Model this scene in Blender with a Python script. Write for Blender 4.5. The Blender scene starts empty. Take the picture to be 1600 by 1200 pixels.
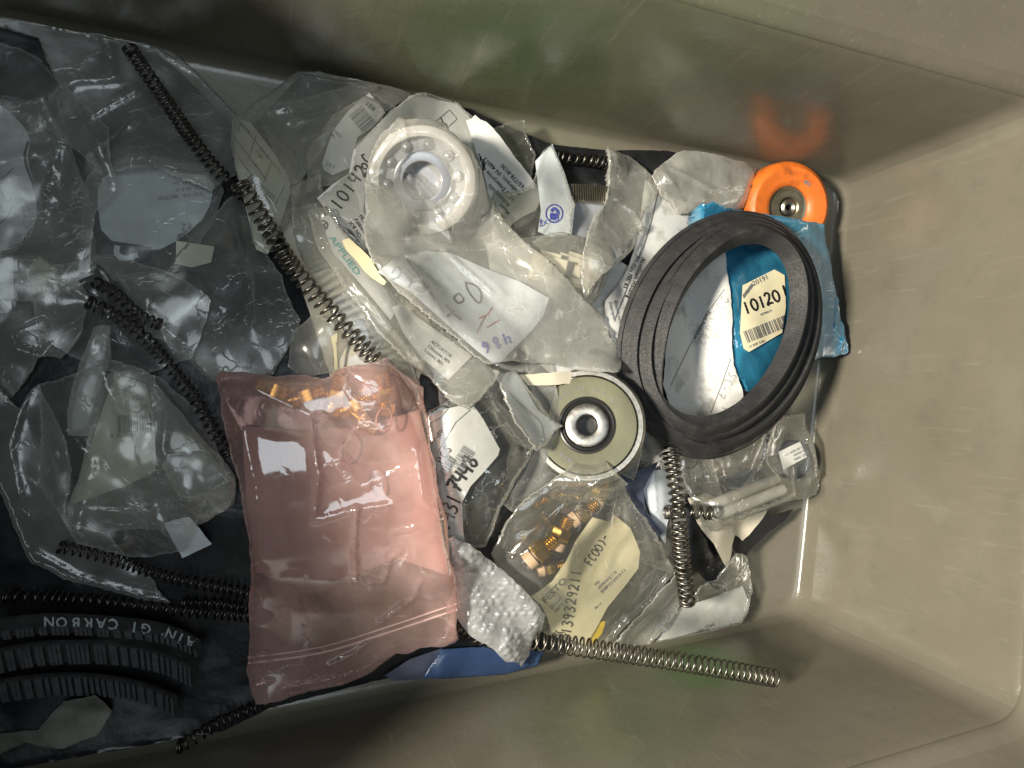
import bpy, math, random
import numpy as np
from mathutils import Vector, Matrix
from mathutils.bvhtree import BVHTree
from mathutils.geometry import delaunay_2d_cdt

# ------------------------------------------------------------------ camera, world, lamps
SC = bpy.context.scene
COL = SC.collection
CAM_H = 0.62
FPX = 1250.0
NADIR = (400.0, 635.0)
def _basis():
    d = Vector((NADIR[0]-800, 600-NADIR[1], -FPX)).normalized()
    z = -d
    x = (Vector((1, 0, 0)) - z*z.x).normalized()
    y = z.cross(x)
    return Matrix((x, y, z))
RW = _basis()                               # camera axes -> world axes
CAM = Vector((0, 0, CAM_H))
cam_d = bpy.data.cameras.new('camera')
cam = bpy.data.objects.new('camera', cam_d); COL.objects.link(cam)
cam_d.sensor_width = 36; cam_d.lens = 36*FPX/1600
cam_d.clip_start = 0.01; cam_d.clip_end = 50
m4 = RW.to_4x4(); m4.translation = CAM
cam.matrix_world = m4
SC.camera = cam

W = bpy.data.worlds.new('World'); SC.world = W; W.use_nodes = True
bg = W.node_tree.nodes['Background']
bg.inputs[0].default_value = (0.70, 0.86, 1.0, 1); bg.inputs[1].default_value = 0.018

def area_lamp(name, target, azim, elev, dist, size, power, color):
    l = bpy.data.lights.new(name, 'AREA'); l.shape = 'DISK'; l.size = size
    l.energy = power; l.color = color
    o = bpy.data.objects.new(name, l); COL.objects.link(o)
    a, e = math.radians(azim), math.radians(elev)
    v = Vector((math.cos(a)*math.cos(e), math.sin(a)*math.cos(e), math.sin(e)))
    o.location = Vector(target) + v*dist
    o.rotation_euler = v.to_track_quat('Z', 'Y').to_euler()
    return o
area_lamp('warm_lamp', (0.2, 0, 0.1), 178, 36, 2.2, 0.32, 122, (1.0, 0.92, 0.78))
area_lamp('overhead_lamp', (0.15, 0.0, 0.1), 182, 77, 2.4, 1.3, 16, (0.85, 0.95, 1.0))

SC.view_settings.view_transform = 'Standard'
SC.view_settings.look = 'None'
SC.view_settings.exposure = 0; SC.view_settings.gamma = 1
SC.cycles.transparent_max_bounces = 40
SC.cycles.max_bounces = 10; SC.cycles.diffuse_bounces = 1
SC.cycles.caustics_reflective = False; SC.cycles.caustics_refractive = False
SC.cycles.use_denoising = True

# ------------------------------------------------------------------ geometry helpers
def ray(px, py):
    return (RW @ Vector((px-800, 600-py, -FPX))).normalized()
def un(px, py, z):
    r = ray(px, py)
    t = (z-CAM_H)/r.z
    return CAM + r*t
def mm_per_px(px, py, z):
    return (un(px+1, py, z)-un(px, py, z)).length

def perlin(x, y, seed):
    rs = np.random.RandomState(seed % 100000)
    p = rs.permutation(256); ang = rs.rand(256)*2*np.pi
    gx, gy = np.cos(ang), np.sin(ang)
    xi = np.floor(x).astype(int); yi = np.floor(y).astype(int)
    xf = x-xi; yf = y-yi
    u = xf*xf*xf*(xf*(xf*6-15)+10); v = yf*yf*yf*(yf*(yf*6-15)+10)
    def g(ix, iy, dx, dy):
        h = p[(p[ix & 255]+iy) & 255]
        return gx[h]*dx+gy[h]*dy
    a = g(xi, yi, xf, yf); b = g(xi+1, yi, xf-1, yf)
    c = g(xi, yi+1, xf, yf-1); d = g(xi+1, yi+1, xf-1, yf-1)
    return (a*(1-u)+b*u)*(1-v)+(c*(1-u)+d*u)*v*1.0

def folds(X, Y, seed, wl, n=5, warp=0.22):
    """straight-creased crumple, 0..1"""
    rs = np.random.RandomState((seed*7+13) % 100000)
    wx = perlin(X/(wl*2.2), Y/(wl*2.2), seed+5)*warp
    out = np.zeros_like(X)
    for i in range(n):
        a = rs.rand()*np.pi; w = wl*(0.7+1.5*rs.rand()); ph = rs.rand()
        u = (X*np.cos(a)+Y*np.sin(a))/w+ph+wx
        f = u % 1
        k = 0.25+0.5*rs.rand()
        t = np.where(f < k, f/k, (1-f)/(1-k))
        msk = np.clip(perlin(X/(wl*1.5), Y/(wl*1.5), seed+31+i)*3.0+0.5, 0, 1)
        out += t*msk
    return out/n*1.8

GS = 0.001
GX0, GX1, GY0, GY1 = -0.22, 0.62, -0.30, 0.32
NX = int(round((GX1-GX0)/GS))+1; NY = int(round((GY1-GY0)/GS))+1
gx = GX0+np.arange(NX)*GS; gy = GY0+np.arange(NY)*GS
GXX, GYY = np.meshgrid(gx, gy)
H = 0.008+0.068*np.exp(-((GXX-0.10)/0.24)**2-((GYY-0.0)/0.17)**2)

def maxf(A, r):
    B = A.copy()
    for ax in (0, 1):
        C = B.copy()
        for s in range(1, r+1):
            if ax == 0:
                C[s:] = np.maximum(C[s:], B[:-s]); C[:-s] = np.maximum(C[:-s], B[s:])
            else:
                C[:, s:] = np.maximum(C[:, s:], B[:, :-s]); C[:, :-s] = np.maximum(C[:, :-s], B[:, s:])
        B = C
    return B
def boxf(A, r):
    B = A
    for ax in (0, 1):
        P = np.pad(B, [(r+1, r) if i == ax else (0, 0) for i in (0, 1)], mode='edge')
        S = np.cumsum(P, axis=ax)
        n = B.shape[ax]
        hi = np.take(S, np.arange(2*r+1, 2*r+1+n), axis=ax); lo = np.take(S, np.arange(0, n), axis=ax)
        B = (hi-lo)/(2*r+1)
    return B
def inside(X, Y, P):
    res = np.zeros(X.shape, bool)
    n = len(P)
    for i in range(n):
        x1, y1 = P[i]; x2, y2 = P[(i+1) % n]
        if y1 == y2: continue
        c = ((Y < y1) != (Y < y2)) & (X < (x2-x1)*(Y-y1)/(y2-y1)+x1)
        res ^= c
    return res
def samp(A, x, y, x0=GX0, y0=GY0):
    fx = np.clip((np.asarray(x)-x0)/GS, 0, A.shape[1]-1.001); fy = np.clip((np.asarray(y)-y0)/GS, 0, A.shape[0]-1.001)
    ix = fx.astype(int); iy = fy.astype(int); u = fx-ix; v = fy-iy
    return (A[iy, ix]*(1-u)+A[iy, ix+1]*u)*(1-v)+(A[iy+1, ix]*(1-u)+A[iy+1, ix+1]*u)*v

# the bin's inner wall planes (world), set from the corners of the floor and of the ledge
LEDGE = 0.20
RIM = 0.313
def wall_clamp(x, y, z):
    k = np.clip(z/LEDGE, 0, 1.2)
    xr = (0.470+0.136*(y+0.187))*(1-k)+(0.496+0.081*(y+0.209))*k-0.004
    yt = 0.210+(0.504-x)*0.0815+0.004*k-0.006
    yb = -0.187-(0.450-x)*0.092-0.022*k+0.006
    return np.minimum(x, xr), np.clip(y, yb, yt)

# ------------------------------------------------------------------ object helpers
def tag(o, label=None, cat=None, group=None, kind=None):
    if label: o['label'] = label
    if cat: o['category'] = cat
    if group: o['group'] = group
    if kind: o['kind'] = kind
    return o
def root_loc(o):
    while o.parent: o = o.parent
    return o.location.copy()
def fill(o, verts, faces, mat, smooth=True):
    """give the mesh object o world-space vertices"""
    base = np.array(root_loc(o))
    V = np.asarray(verts, float)-base
    me = o.data
    me.clear_geometry()
    me.from_pydata(V.tolist(), [], faces)
    if smooth: me.polygons.foreach_set('use_smooth', [True]*len(me.polygons))
    me.update()
    if not me.materials: me.materials.append(mat)
    return o
def new(name, loc=None, parent=None):
    o = bpy.data.objects.new(name, bpy.data.meshes.new(name)); COL.objects.link(o)
    if parent: o.parent = parent
    elif loc is not None: o.location = loc
    return o
def mobj(name, verts, faces, mat, parent=None, smooth=True):
    V = np.asarray(verts, float)
    loc = None
    if parent is None:
        c = V.mean(0); loc = Vector((c[0], c[1], V[:, 2].min()))
    return fill(new(name, loc, parent), V, faces, mat, smooth)
def empty(name, loc, label, cat, group=None):
    o = bpy.data.objects.new(name, None); COL.objects.link(o)
    o.location = loc; o.empty_display_size = 0.01
    return tag(o, label, cat, group)
class Thing:
    pass
def bag(name, label, cat, at, group=None):
    """a mesh thing whose film is laid later, over its labels"""
    T = Thing()
    z = float(samp(H, *un(at[0], at[1], 0.07)[:2]))
    T.o = tag(new(name, un(at[0], at[1], z)), label, cat, group)
    T.H0 = H.copy()
    return T

def densify(P, step=7.0, wob=0.0, rnd=None, round_=0):
    P = [Vector((float(a), float(b))) for a, b in P]
    for _ in range(round_):
        Q = []
        n = len(P)
        for i in range(n):
            a, b = P[i], P[(i+1) % n]
            Q += [a.lerp(b, 0.22), a.lerp(b, 0.78)]
        P = Q
    out = []
    n = len(P)
    for i in range(n):
        a, b = P[i], P[(i+1) % n]
        k = max(1, int((b-a).length/step))
        nr = Vector((-(b-a).y, (b-a).x)).normalized() if (b-a).length > 0 else Vector((0, 0))
        bow = (rnd.uniform(-1, 1)*wob*1.5) if rnd else 0
        for j in range(k):
            t = j/k
            w = (rnd.uniform(-1, 1)*wob*0.35 if rnd else 0)+bow*math.sin(math.pi*t)
            out.append(a.lerp(b, t)+nr*w)
    return out

_seed = [100]
AMP = 0.68
def sheet(o, poly, mat, stiff=8, amp=3.0, wl=40, fine=0.5, fwl=9, bulge=0.0, lift=0.8, both=None,
          wob=0.0, round_=0, spacing=2.0, creases=(), tilt=None, parent=None, name=None, seed=None, bubbles=0.0):
    """drape a sheet, its outline given as photo pixels, over what already lies there; mm units"""
    global H
    _seed[0] += 17
    sd = seed if seed is not None else _seed[0]
    rnd = random.Random(sd)
    O = densify(poly, 7.0, wob, rnd, round_)
    z0 = 0.07
    for _ in range(4):
        c = un(sum(p.x for p in O)/len(O), sum(p.y for p in O)/len(O), z0); z0 = float(samp(H, c.x, c.y))
    pw = np.array([un(p.x, p.y, z0)[:2] for p in O])
    pad = 0.03
    ix0 = max(0, int((pw[:, 0].min()-pad-GX0)/GS)); ix1 = min(NX, int((pw[:, 0].max()+pad-GX0)/GS)+2)
    iy0 = max(0, int((pw[:, 1].min()-pad-GY0)/GS)); iy1 = min(NY, int((pw[:, 1].max()+pad-GY0)/GS)+2)
    sl = (slice(iy0, iy1), slice(ix0, ix1))
    X, Y = GXX[sl], GYY[sl]
    Hw = H[sl]
    for it in range(2):
        m = inside(X, Y, pw)
        me = maxf(m.astype(float), 8) > 0
        lo = Hw[m].min() if m.any() else 0.05
        Hm = np.where(me, Hw, lo-0.004)
        Z = boxf(maxf(Hm, stiff), stiff)
        soft = boxf(m.astype(float), 9)
        ed = np.clip((soft-0.45)/0.55, 0, 1)
        if bulge: 
            sb = boxf(boxf(m.astype(float), 12), 10)
            Z = Z+bulge*1e-3*np.sqrt(np.clip((sb-0.4)/0.6, 0, 1))
        if amp: Z = Z+amp*AMP*1e-3*folds(X, Y, sd, wl*1e-3)*(0.35+0.65*ed)
        if fine: Z = Z+fine*0.55e-3*folds(X, Y, sd+3, fwl*1e-3, 4)
        if bubbles:
            pt_ = 0.0062
            Yw = Y+0.0022*perlin(X/0.012, Y/0.012, sd+78); Xw = X+0.0022*perlin(X/0.012, Y/0.012, sd+79)
            rr = np.round(Yw/(pt_*0.87)); uu = Xw/pt_+0.5*(rr % 2)
            d2 = ((uu-np.round(uu))*pt_)**2+(Yw-rr*pt_*0.87)**2
            Z = Z+bubbles*1e-3*np.sqrt(np.clip(1-d2/(0.0026**2), 0, 1))*np.clip(0.55+2.6*perlin(X/0.009, Y/0.009, sd+77), 0, 1.3)
        for (pts, hgt, wid) in creases:
            cp = [np.array(un(a, b, z0+0.01)[:2]) for a, b in pts]
            D = np.full(X.shape, 1e9)
            for a, b in zip(cp[:-1], cp[1:]):
                ab = b-a; t = np.clip(((X-a[0])*ab[0]+(Y-a[1])*ab[1])/(ab@ab), 0, 1)
                D = np.minimum(D, np.hypot(X-a[0]-t*ab[0], Y-a[1]-t*ab[1]))
            Z = Z+hgt*1e-3*np.exp(-D/(wid*1e-3))
        Z = Z+lift*1e-3
        if tilt is not None:
            Z = Z+np.clip((X-pw[:, 0].mean())*tilt[0]+(Y-pw[:, 1].mean())*tilt[1]+tilt[2]*1e-3, 0, 1)
        # refine the outline at the sheet's own height
        npw = []
        for p in O:
            z = z0
            for _ in range(6):
                q = un(p.x, p.y, z); z = 0.5*z+0.5*float(samp(Z, q.x, q.y, X[0, 0], Y[0, 0]))
            q = un(p.x, p.y, z); npw.append(q[:2])
        pw = np.array(npw)
    # mesh
    s = spacing*1e-3
    xs = np.arange(pw[:, 0].min(), pw[:, 0].max(), s); ys = np.arange(pw[:, 1].min(), pw[:, 1].max(), s*0.87)
    A, B = np.meshgrid(xs, ys); A = A+((np.arange(len(ys)) % 2)*s*0.5)[:, None]
    rs = np.random.RandomState(sd)
    A = A+(rs.rand(*A.shape)-0.5)*s*0.45; B = B+(rs.rand(*A.shape)-0.5)*s*0.45
    A, B = A.ravel(), B.ravel()
    ok = inside(A, B, pw)
    k = np.ones(len(A), bool)
    for q in pw: k &= (A-q[0])**2+(B-q[1])**2 > (0.45*s)**2
    A, B = A[ok & k], B[ok & k]
    n = len(pw)
    pts = [Vector(p) for p in pw.tolist()]+[Vector((a, b)) for a, b in zip(A.tolist(), B.tolist())]
    rv, re, rf, *_ = delaunay_2d_cdt(pts, [(i, (i+1) % n) for i in range(n)], [], 1, 1e-7)
    V = np.array([(v.x, v.y) for v in rv])
    zz = samp(Z, V[:, 0], V[:, 1], X[0, 0], Y[0, 0])
    cx, cy = wall_clamp(V[:, 0], V[:, 1], zz)
    VV = np.stack([cx, cy, zz], 1)
    F = [list(f) for f in rf]
    # faces up
    for f in F:
        a, b, c = VV[f[0]], VV[f[1]], VV[f[2]]
        if (b[0]-a[0])*(c[1]-a[1])-(b[1]-a[1])*(c[0]-a[0]) < 0: f.reverse()
    # sheet object
    if o is None:
        o = new(name, parent=parent)
        if parent is None:
            c = VV.mean(0); o.location = Vector((c[0], c[1], VV[:, 2].min()))
    T = Thing(); T.o = o; T.V = VV; T.F = F
    T.bvh = BVHTree.FromPolygons([tuple(v) for v in VV.tolist()], F)
    T.z = float(VV[:, 2].mean())
    edge = set(); cnt = {}
    for f in F:
        for i in range(len(f)):
            e = tuple(sorted((f[i], f[(i+1) % len(f)]))); cnt[e] = cnt.get(e, 0)+1
    for e, c in cnt.items():
        if c == 1: edge.update(e)
    if both is not None:
        Hb = boxf(maxf(both[sl], 3), 5)
        zb = np.minimum(samp(Hb, V[:, 0], V[:, 1], X[0, 0], Y[0, 0])+0.0004, zz-0.0006)
        mp = {}; ex = []
        for i in range(len(V)):
            if i in edge: mp[i] = i
            else:
                mp[i] = len(VV)+len(ex); ex.append((VV[i, 0], VV[i, 1], zb[i]))
        VV = np.concatenate([VV, np.array(ex)]) if ex else VV
        F = F+[[mp[i] for i in reversed(f)] for f in F]
    fill(o, VV, F, mat)
    at = o.data.attributes.new('edge', 'FLOAT', 'POINT'); ev = np.zeros(len(VV), np.float32); ev[list(edge)] = 1.0; at.data.foreach_set('value', ev)
    m = inside(X, Y, pw)
    Hn = H[sl]; Hn[m] = np.maximum(Hn[m], Z[m]+0.0003)
    return T

def proj(T, px, py, off=0.00035):
    r = ray(px, py)
    hit, nrm, _, _ = T.bvh.ray_cast(CAM, r)
    if hit is None:
        q = un(px, py, T.z)
        hit, nrm, _, _ = T.bvh.find_nearest(q)
    if nrm.dot(r) > 0: nrm = -nrm
    return hit+nrm*off

def ribbons(T, strokes, width, mat, name='handwriting', smooth=True):
    """pen strokes (photo pixels) inked on sheet T"""
    V, F = [], []
    for st in strokes:
        P = [Vector(p) for p in st]
        if smooth and len(P) > 2:
            Q = []
            for i in range(len(P)-1):
                p0 = P[max(i-1, 0)]; p1 = P[i]; p2 = P[i+1]; p3 = P[min(i+2, len(P)-1)]
                for k in range(4):
                    t = k/4
                    Q.append(0.5*((2*p1)+(p2-p0)*t+(2*p0-5*p1+4*p2-p3)*t*t+(3*p1-p0-3*p2+p3)*t**3))
            P = Q+[P[-1]]
        else:
            Q = []
            for a, b in zip(P[:-1], P[1:]):
                k = max(1, int((b-a).length/5))
                Q += [a.lerp(b, j/k) for j in range(k)]
            P = Q+[P[-1]]
        b0 = len(V)
        for i, p in enumerate(P):
            d = (P[min(i+1, len(P)-1)]-P[max(i-1, 0)])
            d = d.normalized() if d.length > 1e-6 else Vector((1, 0))
            w = width*0.5*(0.75+0.35*abs(math.sin(i*1.7+len(P))))
            nn = Vector((-d.y, d.x))*w
            for q in (p+nn, p-nn): V.append(tuple(proj(T, q.x, q.y)))
        for i in range(len(P)-1):
            F.append([b0+2*i, b0+2*i+1, b0+2*i+3, b0+2*i+2])
    return mobj(name, V, F, mat, T.o, smooth=False)

GL = {
 '0': [[(.3,1),(.08,.75),(.08,.3),(.28,0),(.5,.25),(.52,.7),(.32,1)]],
 '1': [[(.3,1),(.28,.5),(.26,0)]],
 '2': [[(.08,.78),(.25,1),(.48,.85),(.4,.5),(.1,.08),(.15,.0),(.3,.1),(.58,.02)]],
 '3': [[(.08,.9),(.3,1),(.48,.8),(.25,.53),(.5,.35),(.4,.06),(.2,0),(.05,.1)]],
 '4': [[(.12,1),(.06,.45),(.55,.5)],[(.48,.95),(.42,0)]],
 '5': [[(.5,1),(.15,1),(.12,.58),(.4,.6),(.5,.3),(.3,0),(.05,.08)]],
 '6': [[(.42,1),(.15,.6),(.1,.2),(.28,0),(.48,.2),(.35,.45),(.12,.3)]],
 '7': [[(.05,.95),(.55,1),(.35,.5),(.25,0)],[(.15,.48),(.5,.52)]],
 '8': [[(.45,.85),(.28,1),(.12,.8),(.3,.55),(.5,.28),(.3,0),(.1,.2),(.3,.52),(.48,.8)]],
 '9': [[(.5,.75),(.3,1),(.1,.75),(.3,.5),(.5,.72),(.45,.4),(.38,0)]],
 'F': [[(.5,1),(.12,.98),(.12,0)],[(.12,.52),(.42,.54)]],
 'C': [[(.5,.85),(.28,1),(.1,.55),(.2,.05),(.5,.12)]],
 'P': [[(.15,0),(.15,1),(.5,.9),(.5,.6),(.16,.5)]],
 'O': [[(.3,1),(.06,.6),(.2,0),(.5,.15),(.55,.7),(.3,1)]],
 'o': [[(.3,.6),(.1,.35),(.2,0),(.45,.1),(.48,.45),(.3,.6)]],
 't': [[(.28,.9),(.28,.1),(.45,.0)],[(.08,.6),(.5,.6)]],
 'L': [[(.15,1),(.12,.05),(.5,.05)]],
 '-': [[(.1,.45),(.5,.5)]], ')': [[(.2,1),(.4,.5),(.2,0)]], '/': [[(.1,0),(.5,1)]],
 'e': [[(.1,.3),(.45,.35),(.35,.6),(.12,.45),(.15,.08),(.5,.08)]],
 'M': [[(.05,0),(.12,1),(.3,.4),(.5,1),(.56,0)]], 'V': [[(.05,.5),(.2,0),(.55,1.2)]],
 'N': [[(.08,0),(.1,1),(.48,0),(.5,1)]], 'U': [[(.1,1),(.1,.2),(.3,0),(.5,.2),(.5,1)]],
 'S': [[(.5,.85),(.3,1),(.12,.75),(.45,.4),(.35,.03),(.08,.12)]], 'A': [[(.05,0),(.3,1),(.52,0)],[(.15,.4),(.45,.4)]],
 ' ': [],
}
def xf(x0, y0, ang):
    c, s = math.cos(math.radians(ang)), math.sin(math.radians(ang))
    return lambda u, v: (x0+u*c-v*s, y0-(u*s+v*c))
def write(T, text, x0, y0, h, ang, width, mat, adv=0.72, name='handwriting', jit=0.05):
    f = xf(x0, y0, ang); st = []; rnd = random.Random(len(text)+int(x0))
    for i, ch in enumerate(text):
        du, dv = i*adv*h+rnd.uniform(-jit, jit)*h, rnd.uniform(-jit, jit)*h
        for s in GL.get(ch, []):
            st.append([f(du+a*h, dv+b*h) for a, b in s])
    return ribbons(T, st, width, mat, name)
def printed(T, lines, x0, y0, h, ang, mat, lead=1.25, name='printing', stretch=1.0, bold=0.012):
    """lines of type: (x0,y0) is the left end of the first baseline; lines run away from its 'up' side"""
    V, F = [], []
    f = xf(x0, y0, ang)
    for li, t in enumerate(lines):
        cu = bpy.data.curves.new('type', 'FONT'); cu.body = t; cu.size = 1.0; cu.resolution_u = 2; cu.offset = bold
        ob = bpy.data.objects.new('type', cu); COL.objects.link(ob)
        me = bpy.data.meshes.new_from_object(ob)
        b0 = len(V)
        for v in me.vertices:
            p = f(v.co.x*h*1.35*stretch, v.co.y*h*1.35-li*lead*h*1.25)
            V.append(tuple(proj(T, p[0], p[1], 0.0004)))
        for p in me.polygons: F.append([b0+i for i in p.vertices])
        bpy.data.objects.remove(ob); bpy.data.curves.remove(cu); bpy.data.meshes.remove(me)
    return mobj(name, V, F, mat, T.o, smooth=False)
def barcode(T, x0, y0, length, h, ang, mat, name='barcode', seed=1, fill_=0.5):
    f = xf(x0, y0, ang); rnd = random.Random(seed); V, F = [], []
    u = 0
    while u < length:
        w = rnd.choice((1.0, 1.0, 1.6, 2.4))*1.0; 
        b0 = len(V)
        for k in range(5):
            for uu in (u, u+w): V.append(tuple(proj(T, *f(uu, h*k/4), 0.0004)))
        for k in range(4): F.append([b0+2*k, b0+2*k+1, b0+2*k+3, b0+2*k+2])
        u += w+rnd.choice((0.9, 1.3, 2.2))
    return mobj(name, V, F, mat, T.o, smooth=False)

def stamp(V, F, grow=0.0006):
    """raise the height map under a rigid body"""
    V = np.asarray(V); bv = BVHTree.FromPolygons([tuple(v) for v in V.tolist()], F)
    ix0 = max(0, int((V[:, 0].min()-GX0)/GS)); ix1 = min(NX, int((V[:, 0].max()-GX0)/GS)+2)
    iy0 = max(0, int((V[:, 1].min()-GY0)/GS)); iy1 = min(NY, int((V[:, 1].max()-GY0)/GS)+2)
    dn = Vector((0, 0, -1))
    for j in range(iy0, iy1):
        for i in range(ix0, ix1):
            h = bv.ray_cast(Vector((gx[i], gy[j], 1.0)), dn)[0]
            if h is not None and h.z > H[j, i]: H[j, i] = h.z+grow

def lathe(prof, seg=48, hexed=False):
    """closed profile [(r,z)...] turned about z"""
    V, F = [], []
    n = len(prof)
    for i in range(seg):
        a = 2*math.pi*i/seg
        for r, z in prof: V.append((r*math.cos(a), r*math.sin(a), z))
    for i in range(seg):
        j = (i+1) % seg
        for k in range(n):
            l = (k+1) % n
            F.append([i*n+k, j*n+k, j*n+l, i*n+l])
    return V, F
def frame(loc, nrm, spin=0.0):
    q = Vector(nrm).normalized().to_track_quat('Z', 'Y').to_matrix().to_4x4()
    return Matrix.Translation(loc) @ q @ Matrix.Rotation(spin, 4, 'Z')
def place(M, V): return [tuple(M @ Vector(v)) for v in V]
def support(px, py, r, pct=85):
    z = 0.07
    for _ in range(4):
        q = un(px, py, z)
        m = (GXX-q.x)**2+(GYY-q.y)**2 < r*r
        z = float(np.percentile(H[m], pct))
    return z

def path_world(pts, rad, step=0.002, flat=30):
    """photo-pixel path -> world axis lying on the heap, radius rad (m)"""
    P = [Vector(p) for p in pts]; Q = []
    for i in range(len(P)-1):
        p0 = P[max(i-1, 0)]; p1 = P[i]; p2 = P[i+1]; p3 = P[min(i+2, len(P)-1)]
        k = max(2, int((p2-p1).length/4))
        for j in range(k):
            t = j/k
            Q.append(0.5*((2*p1)+(p2-p0)*t+(2*p0-5*p1+4*p2-p3)*t*t+(3*p1-p0-3*p2+p3)*t**3))
    Q.append(P[-1])
    z = np.full(len(Q), 0.07)
    Hd = None
    for it in range(4):
        w = [un(q.x, q.y, zz) for q, zz in zip(Q, z)]
        hh = np.array([samp(H, a.x, a.y) for a in w])
        n = len(hh); r = min(flat, max(2, n//4))
        mx = np.array([hh[max(0, i-r):i+r+1].max() for i in range(n)])
        pd = np.pad(mx, r, mode='edge'); sm = np.convolve(pd, np.ones(2*r+1)/(2*r+1), 'valid')
        z = 0.4*z+0.6*(sm+rad*1.02)
    w = [un(q.x, q.y, zz) for q, zz in zip(Q, z)]
    out = []
    for p in w:
        x, y = wall_clamp(np.array(p.x), np.array(p.y), np.array(p.z))
        out.append(Vector((float(x), float(y), p.z)))
    # resample evenly
    L = [0]
    for a, b in zip(out[:-1], out[1:]): L.append(L[-1]+(b-a).length)
    n = max(4, int(L[-1]/step)); res = []
    k = 0
    for i in range(n+1):
        s = L[-1]*i/n
        while k < len(L)-2 and L[k+1] < s: k += 1
        t = (s-L[k])/max(1e-9, L[k+1]-L[k]); res.append(out[k].lerp(out[k+1], t))
    return res, L[-1]
def frames_along(P):
    N = []
    up = Vector((0, 0, 1))
    for i in range(len(P)):
        t = (P[min(i+1, len(P)-1)]-P[max(i-1, 0)]).normalized()
        s = t.cross(up).normalized(); u = s.cross(t)
        N.append((t, s, u))
    return N
def tube(P, rad, seg=6, closed=False):
    V, F = [], []
    n = len(P)
    a = None
    for i in range(n):
        t = (P[(i+1) % n if closed else min(i+1, n-1)]-P[(i-1) % n if closed else max(i-1, 0)]).normalized()
        if a is None: a = t.orthogonal().normalized()
        a = (a-t*a.dot(t)).normalized(); b = t.cross(a)
        for k in range(seg):
            an = 2*math.pi*k/seg
            V.append(tuple(P[i]+(a*math.cos(an)+b*math.sin(an))*rad))
    for i in range(n if closed else n-1):
        j = (i+1) % n
        for k in range(seg):
            l = (k+1) % seg
            F.append([i*seg+k, i*seg+l, j*seg+l, j*seg+k])
    if not closed:
        F.append(list(range(seg-1, -1, -1))); F.append([(n-1)*seg+k for k in range(seg)])
    return V, F
def spring(label, pts, rpx, pitch_px, mat, wire=0.16, group='coil springs lying on the heap', stampit=True, flat=30, per=14):
    mid = pts[len(pts)//2]
    s = mm_per_px(mid[0], mid[1], 0.09)
    rad = rpx*s
    P, L = path_world(pts, rad, flat=flat)
    FR = frames_along(P)
    turns = int(L/(pitch_px*s)); n = turns*per
    wr = rad*wire; R = rad-wr
    hp = []
    rs = np.random.RandomState(int(mid[0]+mid[1])); gf = np.linspace(0, 1, 200)
    wgt = 1+0.16*np.sin(2*np.pi*(1.7*gf+rs.rand()))+0.12*np.sin(2*np.pi*(4.6*gf+rs.rand()))
    wgt[gf*turns < 1.6] = 0.3; wgt[(1-gf)*turns < 1.6] = 0.3
    gw = np.cumsum(wgt); gw = (gw-gw[0])/(gw[-1]-gw[0])
    for i in range(n+1):
        f = i/n
        g = float(np.interp(f, gf, gw))
        x = min(max(g, 0), 1)*(len(P)-1); k = min(int(x), len(P)-2); t = x-k
        c = P[k].lerp(P[k+1], t); _, sd, up = FR[k]
        a = 2*math.pi*turns*f
        c = c+sd*(0.0005*math.sin(9*f+mid[0]))
        hp.append(c+sd*(math.cos(a)*R)+up*(math.sin(a)*R))
    V, F = tube(hp, wr, 6)
    o = mobj('spring', V, F, mat); tag(o, label, 'spring', group)
    if stampit:
        V2, F2 = tube(P, rad*0.95, 8); stamp(V2, F2)
    return o
# ------------------------------------------------------------------ materials
def nodes(name):
    m = bpy.data.materials.new(name); m.use_nodes = True
    nt = m.node_tree; nt.nodes.clear()
    return m, nt
def N(nt, t, **kw):
    n = nt.nodes.new(t)
    for k, v in kw.items():
        if k in n.inputs: n.inputs[k].default_value = v
        else: setattr(n, k, v)
    return n
def tex(nt, scale, detail=3, rough=0.55, kind='noise', dist=0.0, vec=None):
    tc = nt.nodes.new('ShaderNodeTexCoord')
    if kind == 'noise':
        t = N(nt, 'ShaderNodeTexNoise', Scale=scale, Detail=detail, Roughness=rough, Distortion=dist)
    else:
        t = N(nt, 'ShaderNodeTexVoronoi', Scale=scale); t.feature = 'DISTANCE_TO_EDGE'
    nt.links.new((vec or tc.outputs['Object']), t.inputs['Vector'])
    return t
def ramp(nt, src, lo, hi, a, b):
    r = N(nt, 'ShaderNodeMapRange'); r.inputs['From Min'].default_value = lo; r.inputs['From Max'].default_value = hi
    r.inputs['To Min'].default_value = a; r.inputs['To Max'].default_value = b
    nt.links.new(src, r.inputs['Value']); return r.outputs[0]
def mixc(nt, fac, a, b):
    m = nt.nodes.new('ShaderNodeMix'); m.data_type = 'RGBA'
    if isinstance(fac, (int, float)): m.inputs[0].default_value = fac
    else: nt.links.new(fac, m.inputs[0])
    for i, c in ((6, a), (7, b)):
        if isinstance(c, tuple): m.inputs[i].default_value = (*c[:3], 1)
        else: nt.links.new(c, m.inputs[i])
    return m.outputs[2]
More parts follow.
